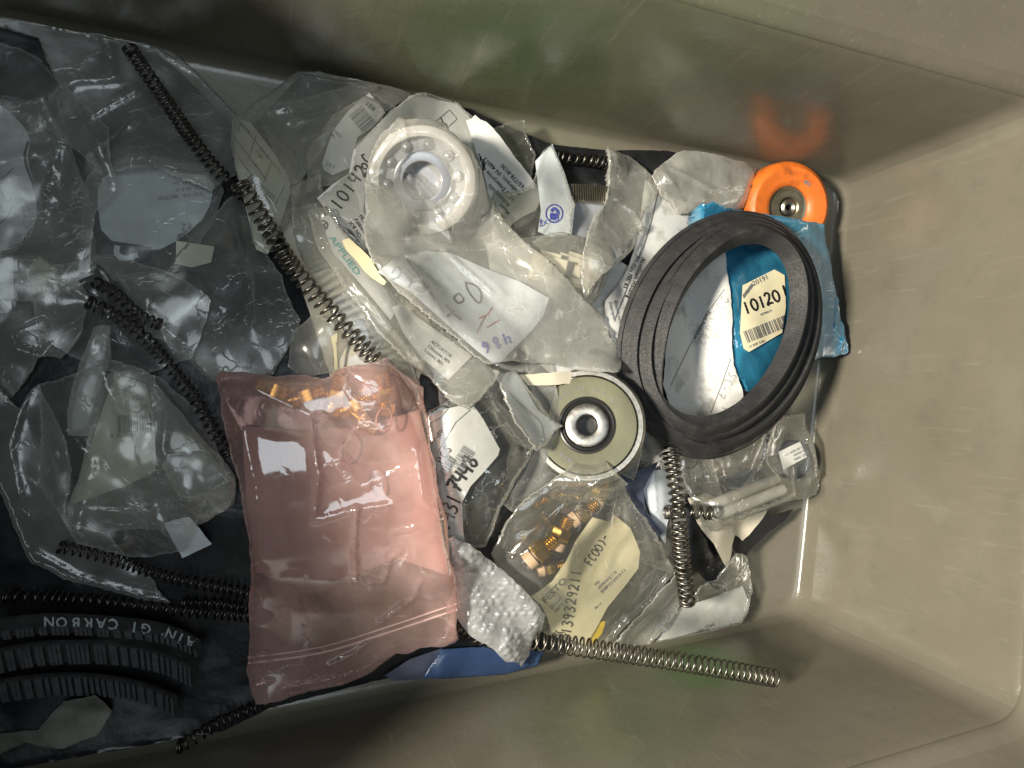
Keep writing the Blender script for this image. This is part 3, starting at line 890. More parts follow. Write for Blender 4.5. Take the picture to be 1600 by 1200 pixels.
for lb, poly, cr in (
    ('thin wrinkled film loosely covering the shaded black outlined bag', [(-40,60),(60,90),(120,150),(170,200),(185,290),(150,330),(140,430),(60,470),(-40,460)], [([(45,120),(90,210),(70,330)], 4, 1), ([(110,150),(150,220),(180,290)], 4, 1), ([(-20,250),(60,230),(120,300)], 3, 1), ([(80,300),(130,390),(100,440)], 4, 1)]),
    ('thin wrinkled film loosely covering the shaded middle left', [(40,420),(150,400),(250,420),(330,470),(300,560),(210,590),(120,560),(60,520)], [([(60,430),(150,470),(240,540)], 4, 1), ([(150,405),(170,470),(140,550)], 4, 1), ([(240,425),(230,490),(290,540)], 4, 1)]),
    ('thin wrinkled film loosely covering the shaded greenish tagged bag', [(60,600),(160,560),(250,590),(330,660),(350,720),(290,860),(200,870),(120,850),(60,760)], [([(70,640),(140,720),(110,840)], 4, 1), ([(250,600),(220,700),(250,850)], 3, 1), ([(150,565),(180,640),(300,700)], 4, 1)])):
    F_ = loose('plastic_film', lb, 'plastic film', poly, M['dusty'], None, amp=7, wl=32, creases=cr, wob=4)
spring('dark spring in the upper left corner lying on a hazy bag', [(203,75),(235,125),(285,195),(335,262),(378,306)], 14, 11, M['darkspring'])
spring('short dark spring half under a longer one in the left middle', [(150,440),(182,462),(215,490),(250,508)], 12, 10, M['darkspring'])
spring('long dark spring running down to the upper left edge of the pink bag', [(138,472),(180,492),(225,525),(270,580),(315,640),(358,712)], 13, 12, M['darkspring'])
# ---- lower left: springs, timing belt
spring('dark spring under the bright bag hem, uppermost of the lower left springs', [(92,855),(180,875),(280,905),(400,930)], 12, 11, M['darkspring'])
spring('longest dark spring of the lower left, crossing the frame above the timing belt', [(8,932),(130,938),(260,950),(400,965)], 13, 13, M['darkspring'])
spring('dark spring end showing beside the lower left edge of the pink bag', [(285,940),(340,944),(405,952)], 11, 11, M['darkspring'])
def timing_belt():
    root = empty('timing_belt', un(150, 1040, 0.03), 'black ribbed timing belt lettered CARBON coiled in the lower left corner', 'timing belt')
    strands = [([(-30,1085),(60,1072),(140,1070),(210,1080),(278,1104)], 24, 0.040), ([(-30,1040),(60,1022),(170,1020),(250,1034),(306,1060)], 25, 0.052), ([(-30,988),(70,976),(180,980),(262,992),(314,1016)], 21, 0.062)]
    surf = None
    for si, (pp, hw, z) in enumerate(strands):
        pts = densify(pp, 4.0)[:-1]
        # open path only: cut the closing run
        P = []
        for i in range(len(pp)-1):
            p0 = Vector(pp[max(i-1, 0)]); p1 = Vector(pp[i]); p2 = Vector(pp[i+1]); p3 = Vector(pp[min(i+2, len(pp)-1)])
            for k in range(16):
                t = k/16; P.append(0.5*((2*p1)+(p2-p0)*t+(2*p0-5*p1+4*p2-p3)*t*t+(3*p1-p0-3*p2+p3)*t**3))
        P.append(Vector(pp[-1]))
        Wd = [un(p.x, p.y, z) for p in P]
        s = mm_per_px(150, 1040, z)*hw
        V, F = [], []
        up = Vector((0, 0.82, 0.57)).normalized()     # across the band: it leans on its edge
        nrm = Vector((0, -0.57, 0.82)).normalized()
        for i, p in enumerate(Wd):
            for a, b in ((-1, 0), (1, 0), (1, -.0022), (-1, -.0022)): V.append(tuple(p+up*(a*s)+nrm*b))
        for i in range(len(Wd)-1):
            for k in range(4): F.append([i*4+k, i*4+4+k, i*4+4+(k+1) % 4, i*4+(k+1) % 4])
        F.append([0, 1, 2, 3]); F.append([(len(Wd)-1)*4+k for k in (3, 2, 1, 0)])
        o = rigid('band', V, F, M['rubber'], parent=root, smooth=False)
        stamp(V, F)
        tv, tf = [], []
        L = 0; last = -1
        for i in range(2, len(Wd)-3):
            L += (Wd[i]-Wd[i-1]).length
            if int(L/0.0032) == last: continue
            last = int(L/0.0032)
            t = (Wd[i+1]-Wd[i-1]).normalized()
            b0 = len(tv)
            lo, hi = -1, (0.9 if si < 2 else -0.15)
            for u in (lo, hi):
                for a, b in ((-.0014, .0002), (-.0010, .0019), (.0010, .0019), (.0014, .0002)): tv.append(tuple(Wd[i]+t*a+nrm*b+up*(u*s)))
            for k in range(3): tf.append([b0+k, b0+k+1, b0+5+k, b0+4+k])
            tf += [[b0, b0+3, b0+2, b0+1], [b0+4, b0+5, b0+6, b0+7]]
        rigid('teeth', tv, tf, M['rib_light'], parent=root, smooth=False)
        if si == 2:
            T = Thing(); T.o = root; T.bvh = BVHTree.FromPolygons(V, F); T.z = z
            surf = T
    px_ = np.array([p[0] for p in strands[2][0]], float); py_ = np.array([p[1] for p in strands[2][0]], float)
    x = 308.0
    for ch in "AIN' GT CARBON":
        w = {'I': 10, "'": 8, ' ': 12}.get(ch, 20)
        y = np.interp(x, px_, py_); sl = math.degrees(math.atan2(np.interp(x-w, px_, py_)-y, w))
        if ch != ' ': printed(surf, [ch], x, y-13+0.5*0, 17, 180-sl*-1, M['lettering'], name='lettering', bold=0.02)
        x -= w
timing_belt()
loose('paper_scrap', 'torn paper scrap, toned dark as shade, lying below the timing belt in the lower left', 'paper scrap',
      [(100,1095),(150,1085),(175,1110),(150,1150),(100,1170),(40,1160),(-30,1190),(-30,1150),(60,1140)], M['shade_paper'], amp=3)
spring('loose dark spring on the bin wall below the pink bag', [(278,1168),(340,1132),(420,1094)], 13, 12, M['darkspring'])

# ---- upper middle
T = bag('parts_bag', 'hazy bag with a curved grid label, in front of the upper left dark gap', 'parts bag', (430,220), BAGS)
a = label(T, [(362,192),(372,186),(392,192),(425,235),(450,275),(456,292),(445,330),(430,372),(418,398),(400,390),(385,330),(368,260)], M['olive'], bulge=5, stiff=10)
ribbons(a, [[(370,185),(402,225),(440,272)]], 1.4, M['grey_ink'], 'printed_grid', smooth=False)
ribbons(a, [[(366,215),(385,240),(415,280)],[(372,246),(392,272),(430,310)],[(400,212),(388,250)],[(424,255),(412,285)],[(445,290),(430,320)]], 1.3, M['grey_ink'], 'printed_grid', smooth=False)
printed(a, ['7/4T RM', '2.5'], 372,193, 5, -46, M['grey_ink']); printed(a, ['QTY 35', '51.88'], 404,232, 5, -52, M['grey_ink'])
printed(a, ['DATE'], 402,352, 8, -70, M['ink']); printed(a, ['A'], 396,258, 5, -50, M['grey_ink'])
barcode(a, 382,282, 52, 16, -50, M['grey_ink'], seed=11)
wrap(T, [(362,190),(410,150),(470,105),(498,96),(545,112),(592,128),(632,104),(652,146),(600,175),(560,190),(520,200),(485,260),(470,300),(445,355),(418,398),(395,380),(370,270)], M['hazy'], amp=6, wl=35, bulge=6,
     creases=[([(452,122),(452,165),(372,180)], 3, 1.2), ([(592,130),(530,165),(450,190)], 4, 1.4), ([(385,182),(440,240),(475,275)], 3, 1.2), ([(498,96),(530,150)], 3, 1.5)])

T = bag('plastic_bag', 'small clear bag with a rounded barcode label leaning behind the big lettered label', 'plastic bag', (540,220), BAGS)
a = label(T, [(503,255),(520,205),(545,172),(577,145),(602,176),(580,200),(558,215),(548,262),(520,274),(506,266)], M['paper'], bulge=4)
barcode(a, 545,182, 34, 26, -50, M['grey_ink'], seed=3); printed(a, ['54321', 'P/N'], 520,205, 5, -45, M['grey_ink'])
printed(a, ['2X.1'], 508,258, 6, -20, M['grey_ink'])
barcode(a, 570,164, 16, 7, -40, M['ink'], seed=4)
wrap(T, [(482,262),(485,222),(520,180),(572,150),(600,170),(585,220),(560,260),(520,290),(480,300)], M['hazy'], bulge=3)

T = bag('plastic_bag', 'hazy bag with thin white stripe lying along the silver spring, under the lettered bags', 'plastic bag', (540,400), BAGS)
b = label(T, [(485,428),(525,418),(572,492),(545,535),(508,480)], M['card'], name='paper_scrap')
b = label(T, [(520,470),(560,440),(620,500),(580,560),(540,520)], M['paper'], name='paper_scrap')
b = label(T, [(545,560),(575,545),(590,585),(545,600)], M['paper'], name='paper_scrap')
wrap(T, [(452,290),(500,272),(520,330),(560,400),(600,470),(640,540),(660,610),(620,590),(560,560),(500,470),(470,400),(455,340)], M['hazy'], amp=3, bulge=5)
loose('plastic_scrap', 'bunched pale plastic scrap with a yellow slip edge above the pink bag', 'plastic scrap',
      [(455,520),(490,490),(520,500),(526,520),(527,580),(470,588),(450,572)], M['milky'], amp=6, wl=25, bulge=5)
loose('yellow_slip', 'thin yellow paper slip edge standing between the plastic scrap and the silver spring', 'paper slip',
      [(517,526),(527,520),(528,576),(522,578)], M['yellow'], amp=0.3, spacing=1.5)

spring('bright silver spring lying diagonally from the grid label down to the pink bag', [(374,288),(415,352),(455,412),(500,468),(545,520),(596,574)], 16, 12.5, M['spring'], flat=60)

# big lettered label sheet behind the wrapped bearing
T = bag('plastic_bag', 'bag with the large white label handwritten 10142 behind the wrapped bearing', 'plastic bag', (620,230), BAGS)
a = label(T, [(495,310),(520,288),(545,272),(552,235),(575,210),(605,180),(640,150),(690,134),(722,170),(740,190),(770,230),(770,330),(640,330),(600,400),(570,388),(548,360),(528,352)], M['paper'], stiff=12, amp=2)
write(a, '10142', 531,331, 21, 55, 3.0, M['ink'], adv=0.78); write(a, 'oC', 570,268, 18, 55, 2.6, M['ink'])
write(a, 'e', 648,197, 26, -35, 3.2, M['ink'])
ribbons(a, [[(674,196),(702,172),(714,186),(686,212),(674,196)]], 1.3, M['grey_ink'], 'printed_box', smooth=False)
write(a, 'MV', 686,204, 12, 40, 2.0, M['ink'])
printed(a, ['PRODUCTS', 'Address: A.', 'JOB NO'], 560,338, 6, -55, M['ink'])
ribbons(a, [[(572,300),(568,330),(600,384)]], 1.2, M['grey_ink'], 'printed_box', smooth=False)
wrap(T, [(497,312),(548,268),(556,225),(610,172),(650,146),(690,133),(724,168),(775,225),(775,330),(640,340),(605,402),(570,390),(530,356)], M['shine'], amp=1.0)

T = bag('zip_bag', 'small empty clear zip bag poking up behind the address label', 'zip bag', (800,225), BAGS)
wrap(T, [(762,206),(820,186),(838,242),(830,290),(795,290)], M['shine'], amp=2, wl=25, creases=[([(795,245),(828,213)], 3, 1.2), ([(766,214),(822,196)], 1.5, 0.8)])

loose('paper_sheet', 'white address sheet printed Indianapolis, folded right of the wrapped bearing', 'paper sheet',
      [(728,188),(742,180),(760,190),(800,240),(848,305),(835,330),(800,350),(790,372),(768,330),(752,262)], M['paper'], amp=1.6, stiff=10)
addr = sheet  # (kept for clarity of the order below)
def address_print():
    T = Thing(); o = [x for x in COL.objects if x.get('label', '').startswith('white address sheet')][0]
    me = o.data; T.o = o
    T.bvh = BVHTree.FromPolygons([tuple(v.co+o.location) for v in me.vertices], [tuple(p.vertices) for p in me.polygons]); T.z = o.location.z
    printed(T, ['Indianapolis', '3720 Enterprise Drive', 'Anderson, IN 46013', '765/778-8100'], 797,320, 7.2, 134, M['ink'], lead=-1.35 if False else 1.35)
    printed(T, ['(419) 84', 'Maum'], 790,340, 6.5, 134, M['ink'])
address_print()

T = bag('plastic_bag', 'bluish white bag stamped with a round blue seal, beside the grey card', 'plastic bag', (860,300), BAGS)
a = label(T, [(836,252),(863,225),(882,270),(898,320),(893,366),(862,372),(840,362),(845,330)], M['bluepaper'], stiff=9, amp=1.5)
ribbons(a, [[(866+13*math.cos(t*0.45), 334+14*math.sin(t*0.45)) for t in range(15)]], 2.2, M['blue_ink'], 'printed_seal')
ribbons(a, [[(861,331),(866,326),(872,332),(869,340),(862,341),(861,333)],[(862,336),(872,336)]], 5, M['blue_ink'], 'printed_seal')
printed(a, ['REX CO'], 838,357, 8, 20, M['blue_ink'])
wrap(T, [(770,300),(830,290),(845,250),(863,225),(898,320),(893,368),(905,372),(880,420),(850,450),(800,420),(770,370)], M['shine'], amp=4, wl=30, creases=[([(850,330),(835,360),(820,400)], 4, 1.5)])

T = bag('plastic_bag', 'clear bag of cream plastic blocks in the middle, below the blue-stamped bag', 'plastic bag', (880,420), BAGS)
def block(px, py, w, d, h, ang, mat, name, lab, cat, group):
    z = support(px, py, 0.008, 60)
    s = mm_per_px(px, py, z)
    V, F = [], []
    # a connector block: body, two posts, a stepped nose
    def box(x0, x1, y0, y1, z0, z1, bev=0.0006):
        b = len(V)
        for zz, e in ((z0, 0), (z1-bev, 0), (z1, bev)):
            for x, y in ((x0+e, y0+e), (x1-e, y0+e), (x1-e, y1-e), (x0+e, y1-e)): V.append((x, y, zz))
        for k in range(2):
            for i in range(4):
                j = (i+1) % 4; F.append([b+k*4+i, b+k*4+j, b+k*4+4+j, b+k*4+4+i])
        F.append([b+8, b+9, b+10, b+11])
    w *= s; d *= s
    box(-w/2, w/2, -d/2, d/2, 0, h); box(-w*.2, w*.2, -d*.12, d*.12, h, h+.003); box(w*.25, w*.45, -d*.4, d*.4, h, h+.002); box(-w*.7, -w*.5, -d*.3, d*.3, 0, h*.6)
    Mx = frame(un(px, py, z), (-0.25, 0.1, 1), math.radians(ang))
    Vw = place(Mx, V); rigid(name, Vw, F, mat, lab, cat, group, smooth=False); stamp(Vw, F)
block(855,425, 40,52, .008, 8, M['card'], 'plastic_block', 'left one of two cream blocks inside the middle clear bag', 'plastic block', 'cream blocks in the middle bag')
block(898,430, 42,60, .010, 3, M['card'], 'plastic_block', 'right one of two cream blocks inside the middle clear bag', 'plastic block', 'cream blocks in the middle bag')
wrap(T, [(790,390),(860,364),(910,370),(960,400),(930,470),(905,500),(860,460)], M['hazy'], amp=2.5)

loose('paper_sheet', 'long white printed form curving under the left side of the black belt', 'paper sheet',
      [(1008,280),(1030,292),(1070,315),(1120,340),(1040,420),(1010,470),(1000,520),(965,560),(938,520),(945,470),(980,420),(1000,360)], M['dirtypaper'], amp=2.5, stiff=10,
      creases=[([(1030,292),(1010,370),(985,430)], 2.5, 1.2)])
def form_print():
    T = Thing(); o = [x for x in COL.objects if x.get('label', '').startswith('long white printed form')][0]
    me = o.data; T.o = o
    T.bvh = BVHTree.FromPolygons([tuple(v.co+o.location) for v in me.vertices], [tuple(p.vertices) for p in me.polygons]); T.z = o.location.z
    ribbons(T, [[(1028,300),(1012,365),(985,435),(960,500)]], 1.8, M['grey_ink'], 'printed_line', smooth=True)
    printed(T, ['Aluminum Housing', 'Product No. 83'], 1003,402, 6.5, -112, M['ink'])
    printed(T, ['Material number', 'Description'], 958,470, 5, -75, M['grey_ink'])
form_print()
T = bag('plastic_bag', 'clear bag with a pointed tip sticking up right of the grey card', 'plastic bag', (970,330), BAGS)
wrap(T, [(950,229),(985,245),(1018,272),(1030,292),(1008,330),(1002,360),(985,395),(940,430),(915,470),(908,440),(912,390),(930,335),(948,310)], M['hazy'], amp=6, wl=28, bulge=5,
     creases=[([(950,230),(952,300),(925,350)], 4, 1.2), ([(965,310),(990,330),(1000,360)], 4, 1.5), ([(910,440),(960,400),(1000,350)], 3, 1.5)])
T = bag('plastic_bag', 'rounded milky bag next to the orange wheel at the back of the heap', 'plastic bag', (1100,280), BAGS)
wrap(T, [(1018,275),(1045,250),(1080,232),(1100,225),(1130,226),(1135,238),(1182,262),(1172,300),(1165,325),(1120,330),(1060,335),(1035,305)], M['milky'], amp=6, wl=32, bulge=12,
     creases=[([(1020,275),(1060,330)], 3, 1.5), ([(1040,270),(1100,300),(1165,290)], 4, 2)])

# ---- orange wheel
def wheel():
    c = un(1224, 325, 0.018); s = mm_per_px(1224, 325, 0.018)
    R = 59*s
    root = empty('orange_wheel', c, 'orange wheel with a dark steel bearing hub leaning in the back right corner', 'wheel')
    nrm = (CAM-c).normalized()+Vector((0.50, 0.10, -0.05)); Mx = frame(c, nrm)
    w = 0.026
    V, F = lathe([(R*.46, w*.32), (R*.52, w*.42), (R*.60, w*.45), (R*.86, w*.5), (R*.95, w*.40), (R, w*.22), (R, -w*.22), (R*.95, -w*.4), (R*.86, -w*.5), (R*.46, -w*.4)], 56)
    autosmooth(rigid('tyre', place(Mx, V), F, M['orange'], parent=root))
    V, F = lathe([(R*.2, w*.30), (R*.24, w*.36), (R*.36, w*.36), (R*.40, w*.22), (R*.47, w*.26), (R*.47, -w*.3), (R*.2, -w*.3)], 40)
    autosmooth(rigid('hub', place(Mx, V), F, M['hub'], parent=root))
    V, F = lathe([(R*.07, w*.34), (R*.13, w*.40), (R*.18, w*.34), (R*.19, w*.15), (R*.19, -w*.3), (R*.07, -w*.3)], 24)
    autosmooth(rigid('bore_ring', place(Mx, V), F, M['steel'], parent=root))
    # faded stamp on the tyre face
    VV, FF = lathe([(R*.60, w*.45), (R*.86, w*.5)], 56)
    T = Thing(); T.o = root; Pw = place(Mx, VV); T.bvh = BVHTree.FromPolygons(Pw, FF); T.z = c.z
    printed(T, ['40', '2'], 1238,284, 10, -55, M['grey_ink'], lead=1.0)
wheel()

# ---- blue antistatic bag
T = bag('antistatic_bag', 'blue antistatic bag with a cream barcode label, partly under the black belt', 'antistatic bag', (1200,450))
wrap(T, [(1098,318),(1112,316),(1170,330),(1230,340),(1288,350),(1296,400),(1302,440),(1314,500),(1325,550),(1290,556),(1255,566),(1200,590),(1168,612),(1155,590),(1140,560),(1128,480),(1126,400),(1100,350)], M['blue'], amp=3, wl=35, bulge=3, lift=24, 
     creases=[([(1295,440),(1308,500),(1300,550)], 3, 1), ([(1298,470),(1290,520),(1322,548)], 3, 1), ([(1130,380),(1180,395),(1220,430)], 3, 1.5), ([(1105,325),(1180,345),(1285,352)], 2, 1)])
a = label(T, [(1160,446),(1180,436),(1210,421),(1226,430),(1228,480),(1222,520),(1170,550),(1162,545),(1156,520)], M['cream'], amp=0.6)
write(a, '10120 L', 1164,492, 19, 22, 3.4, M['ink'], adv=0.66)
printed(a, ['20191'], 1177,447, 8, 26, M['grey_ink']); barcode(a, 1168,536, 70, 19, 22, M['grey_ink'], seed=21)
printed(a, ['15 REF 3 IN'], 1170,544, 4, 22, M['grey_ink']); printed(a, ['W70019'], 1188,494, 4, 22, M['grey_ink'])
ribbons(a, [[(1160,465),(1170,452),(1176,444)]], 5, M['grey_ink'], 'printing')

T = loose('paper_sheet', 'white pencilled part-number sheet framed inside the black belt loop', 'paper sheet',
      [(1036,600),(1040,520),(1070,440),(1128,380),(1135,420),(1143,500),(1146,570),(1160,610),(1160,640),(1120,670),(1060,670)], M['dirtypaper'], amp=2.0, stiff=10)
ribbons(T, [[(1048,602),(1075,545),(1105,490),(1132,452)],[(1110,645),(1128,600),(1142,560)]], 1.2, M['grey_ink'], 'printed_line', smooth=False)
printed(T, ['Part Number'], 1106,485, 7, -118, M['ink'])
write(T, '2301032', 1128,462, 13, -118, 1.4, M['pencil'], adv=0.95); write(T, 'SC-7', 1140,580, 13, -118, 1.4, M['pencil'], adv=0.9); write(T, '7 4', 1128,632, 14, -110, 1.4, M['pencil'])

# ---- lower right
loose('black_foil', 'crinkled black plastic strip on the right edge above the white crumpled bag', 'plastic strip',
      [(1140,855),(1180,810),(1240,795),(1225,815),(1200,832),(1165,868)], M['blackfilm'], amp=2)
T = loose('black_pouch', 'glossy black pouch under the vertical spring on the lower right', 'pouch',
      [(1070,770),(1110,790),(1140,830),(1150,880),(1125,925),(1095,900),(1075,860)], M['blackfilm'], amp=3, bulge=5)
loose('cream_card', 'torn cream card pieces pointing down at the lower right', 'card',
      [(1074,778),(1100,770),(1150,790),(1200,795),(1180,825),(1160,845),(1148,836),(1142,870),(1134,886),(1115,850),(1088,815)], M['card'], amp=1.5)
T = bag('plastic_bag', 'white crumpled bag at the lower right beside the bin floor corner', 'plastic bag', (1110,950), BAGS)
a = label(T, [(1035,985),(1060,950),(1110,935),(1160,915),(1172,945),(1150,985),(1090,1003),(1030,1003)], M['paper'], amp=7, wl=28, stiff=5, spacing=2.0)
printed(a, ['13a-32aq', '2.0 04'], 1090,990, 6, 28, M['grey_ink'])
wrap(T, [(1025,1003),(1050,955),(1085,930),(1120,905),(1150,865),(1168,872),(1176,925),(1168,960),(1150,988),(1095,1006)], M['shine'], amp=5, wl=25,
     creases=[([(1110,915),(1140,922),(1165,905)], 4, 1.2), ([(1120,930),(1160,915)], 3, 1)])
T = bag('plastic_bag', 'clear bag with a tiny white label on a dark disc, below the black belt', 'plastic bag', (1200,720), BAGS)
def disc(px, py, r, mat, name, lab, cat):
    z = support(px, py, 0.008); s = mm_per_px(px, py, z)
    R = r*s; V, F = lathe([(R*.25, .0), (R*.25, .004), (R*.5, .005), (R*.9, .005), (R, .0035), (R, 0)], 32)
    Mx = frame(un(px, py, z), (-0.35, 0.0, 1)); Vw = place(Mx, V)
    o = rigid(name, Vw, F, mat, lab, cat); autosmooth(o); stamp(Vw, F)
disc(1236,718, 26, M['foam'], 'rubber_disc', 'dark round rubber disc under the tiny white label', 'disc')
a = label(T, [(1216,706),(1250,690),(1261,714),(1224,734)], M['paper'], amp=0.2, spacing=1.6)
printed(a, ['02 10046', 'B 80600', '7-00 00V1 Co'], 1258,708, 4, 206, M['grey_ink'])
for i, (q, l) in enumerate((([(1110,790),(1160,770),(1215,748)], 'upper white nylon rod in the clear bag below the belt'), ([(1115,806),(1165,788),(1225,764)], 'lower white nylon rod in the clear bag below the belt'))):
    P, L = path_world(q, 0.005); V, F = tube(P, 0.005, 10)
    rigid('nylon_rod', V, F, M['whiteplastic'], l, 'rod', 'nylon rods in the clear bag'); stamp(V, F)
wrap(T, [(1055,720),(1080,690),(1150,680),(1210,650),(1258,645),(1270,690),(1286,765),(1250,780),(1190,800),(1110,832),(1085,790)], M['shine'], amp=5, wl=28, bulge=4,
     creases=[([(1210,655),(1195,700),(1190,750)], 4, 1.5), ([(1080,720),(1110,770)], 4, 1.5), ([(1120,800),(1200,770),(1280,740)], 3, 1.2), ([(1225,640),(1215,680)], 3, 1)])

T = loose('paper_sheet', 'small folded white sheet left of the vertical spring', 'paper sheet',
      [(1003,760),(1018,735),(1044,728),(1050,790),(1040,850),(1025,825)], M['bluepaper'], amp=3, wl=25, creases=[([(1018,735),(1030,800)], 3, 1)])
loose('navy_cloth', 'dark navy fabric piece between the steel bearing and the folded sheet', 'cloth',
      [(965,742),(1000,735),(1030,720),(1005,765),(1010,800),(1040,830),(1020,850),(985,800)], M['navy'], amp=4, wl=22)

# ---- middle: packs around the steel bearing
loose('cream_card', 'cream card tongue above the steel bearing', 'card',
      [(812,585),(880,580),(955,585),(940,602),(880,600),(825,602)], M['card'], amp=1)
T = bag('plastic_bag', 'clear bag edge curving around the right side of the steel bearing', 'plastic bag', (985,640), BAGS)
wrap(T, [(940,570),(985,560),(1000,620),(1005,690),(990,750),(960,740),(980,660)], M['hazy'], amp=3)

def bearing():
    px, py = 918, 668
    z = support(px, py, 0.025, 70)+0.004
    c = un(px, py, z); s = mm_per_px(px, py, z)
    R = 82*s
    nrm = (CAM-c).normalized()+Vector((-0.02, 0.12, 0))
    root = empty('ball_bearing', c, 'yellowish zinc steel ball bearing with a centre bore in the middle of the heap', 'ball bearing')
    Mx = frame(c, nrm, 0.3); h = 0.016
    def part(n, prof, mat, seg=64):
        V, F = lathe([(r*R, zz*h) for r, zz in prof], seg); Vw = place(Mx, V)
        o = rigid(n, Vw, F, mat, parent=root); autosmooth(o, 30); return Vw, F
    A = part('outer_ring', [(.86, .94), (.875, 1.0), (.95, 1.0), (.985, .93), (1, .85), (1, 0), (.86, 0)], M['steel'])
    stamp(*A)
    S = part('shield', [(.49, .90), (.50, .96), (.56, .97), (.80, .99), (.84, .985), (.855, .9), (.855, .5), (.49, .5)], M['zinc'])
    part('groove', [(.84, .80), (.88, .80), (.88, .2), (.84, .2)], M['seal'])
    part('seal_ring', [(.37, .80), (.40, .92), (.43, .86), (.46, .93), (.495, .90), (.495, .3), (.37, .3)], M['seal'])
    part('inner_ring', [(.16, .86), (.185, .99), (.21, 1.02), (.34, 1.02), (.375, .97), (.375, .1), (.16, .1)], M['steel'])
    part('bore', [(.0, .15), (.165, .15), (.165, .05), (.0, .05)], M['seal'], 32)
    T = Thing(); T.o = root; T.bvh = BVHTree.FromPolygons(S[0], S[1]); T.z = z
    # stamped letters around the shield
    sx = 1.0
    for i, ch in enumerate('6 203 VI U.S.A'):
        a = math.radians(152-i*8.2); r = 82*.66
        if ch != ' ': printed(T, [ch], px+r*math.cos(a)-3, py-4-r*math.sin(a), 7, math.degrees(a)-90, M['grey_ink'], name='engraving')
    for i, ch in enumerate('NSK 55'):
        a = math.radians(250-i*8.2); r = 82*.70
        if ch != ' ': printed(T, [ch], px+r*math.cos(a)-3, py-4-r*math.sin(a), 7, math.degrees(a)-90, M['grey_ink'], name='engraving')
bearing()

T = bag('parts_bag', 'clear pack of charcoal foam with a white barcode label handwritten 14317448', 'parts bag', (740,720), BAGS)
sheetF = label(T, [(700,640),(745,622),(790,690),(832,704),(808,742),(775,790),(752,850),(700,855)], M['foam'], name='foam_pad', bulge=6, amp=2)
a = label(T, [(664,655),(690,640),(738,630),(755,655),(781,702),(778,712),(752,742),(735,760),(722,785),(724,830),(728,855),(690,852),(678,780),(668,720)], M['paper'], stiff=9, amp=1.2)
printed(a, ['01-89'], 674,695, 9, 42, M['grey_ink'])
write(a, 'PCS', 692,726, 13, 60, 1.8, M['ink'], adv=0.8); write(a, '0', 680,748, 11, 60, 1.8, M['ink'])
barcode(a, 688,757, 44, 13, 56, M['grey_ink'], seed=31); barcode(a, 722,738, 34, 22, 56, M['pencil'], seed=33)
write(a, '1431', 700,832, 24, 66, 3.4, M['ink'], adv=0.62); write(a, '7448', 716,772, 24, 58, 4.6, M['ink'], adv=0.66)
ribbons(a, [[(668,664),(690,652),(702,636)],[(680,700),(682,710),(712,660),(735,640)]], 1.3, M['grey_ink'], 'printed_line', smooth=False)
wrap(T, [(664,648),(745,610),(760,600),(800,650),(835,700),(812,742),(780,800),(760,855),(690,860),(675,760)], M['shine'], amp=3, wl=30,
     creases=[([(760,605),(800,660),(833,702)], 3, 1), ([(735,790),(770,768),(800,750)], 3, 0.8), ([(770,740),(790,745),(770,830)], 3, 1), ([(733,775),(740,820)], 2.5, 0.8)])
T = bag('plastic_bag', 'grey folded bag flap lying over the left rim of the steel bearing', 'plastic bag', (830,640), BAGS)
a = label(T, [(775,585),(805,580),(840,640),(875,668),(850,690),(835,695),(800,640)], M['greypaper'], name='paper_slip', amp=2.5)
ribbons(a, [[(792,610),(820,640),(845,662),(848,690)],[(800,620),(840,655)]], 2, M['pencil'])
wrap(T, [(772,580),(808,578),(845,630),(880,665),(855,695),(838,705),(805,660)], M['hazy'], amp=3)

# ---- wrapped bearing and the long bags across the middle
def wrapped_bearing():
    px, py = 660, 280
    z = support(px, py, 0.03, 80)+0.002
    c = un(px, py, z); s = mm_per_px(px, py, z); R = 80*s
    nrm = (CAM-c).normalized()+Vector((0.0, -0.12, 0.0))
    root = empty('wrapped_bearing', c, 'large cream rimmed ball bearing sealed in a hazy bag at the top of the heap', 'ball bearing')
    Mx = frame(c, nrm); h = 0.013
    def part(n, prof, mat, seg=56):
        V, F = lathe([(r*R, zz*h) for r, zz in prof], seg); Vw = place(Mx, V)
        o = rigid(n, Vw, F, mat, parent=root); autosmooth(o, 30); return Vw, F
    A = part('outer_ring', [(.80, .9), (.82, 1.0), (.95, 1.0), (1, .92), (1, 0), (.80, 0)], M['race'])
    stamp(*A)
    part('inner_ring', [(.36, .85), (.38, .9), (.50, .9), (.54, .85), (.54, 0), (.36, 0)], M['greyball'])
    part('cage', [(.54, .55), (.80, .55), (.80, .45), (.54, .45)], M['greycard'])
    part('hole_back', [(0, .12), (.38, .12), (.38, .05), (0, .05)], M['greycard'], 32)
    r = R*.125
    for i in range(10):
        a = 2*math.pi*i/10; V, F = [], []
        for k in range(7):
            ph = math.pi*k/6
            for j in range(12):
                th = 2*math.pi*j/12; V.append((R*.67*math.cos(a)+r*math.sin(ph)*math.cos(th), R*.67*math.sin(a)+r*math.sin(ph)*math.sin(th), h*.45+r*math.cos(ph)))
        for k in range(6):
            for j in range(12): F.append([k*12+j, (k+1)*12+j, (k+1)*12+(j+1) % 12, k*12+(j+1) % 12])
        rigid('ball', place(Mx, V), F, M['greyball'], parent=root)
T = bag('parts_bag', 'long bag with a white handwritten strip, its green lettered edge beside the silver spring', 'parts bag', (620,470), BAGS)
a = label(T, [(500,340),(515,335),(560,400),(600,450),(622,480),(610,500),(560,440),(520,395)], M['paper'], amp=0.8)
ribbons(a, [[(505+7*math.cos(t*0.5), 352+7*math.sin(t*0.5)) for t in range(14)],[(500,347),(511,358)],[(511,347),(500,358)]], 2.6, M['ink'], 'printed_logo')
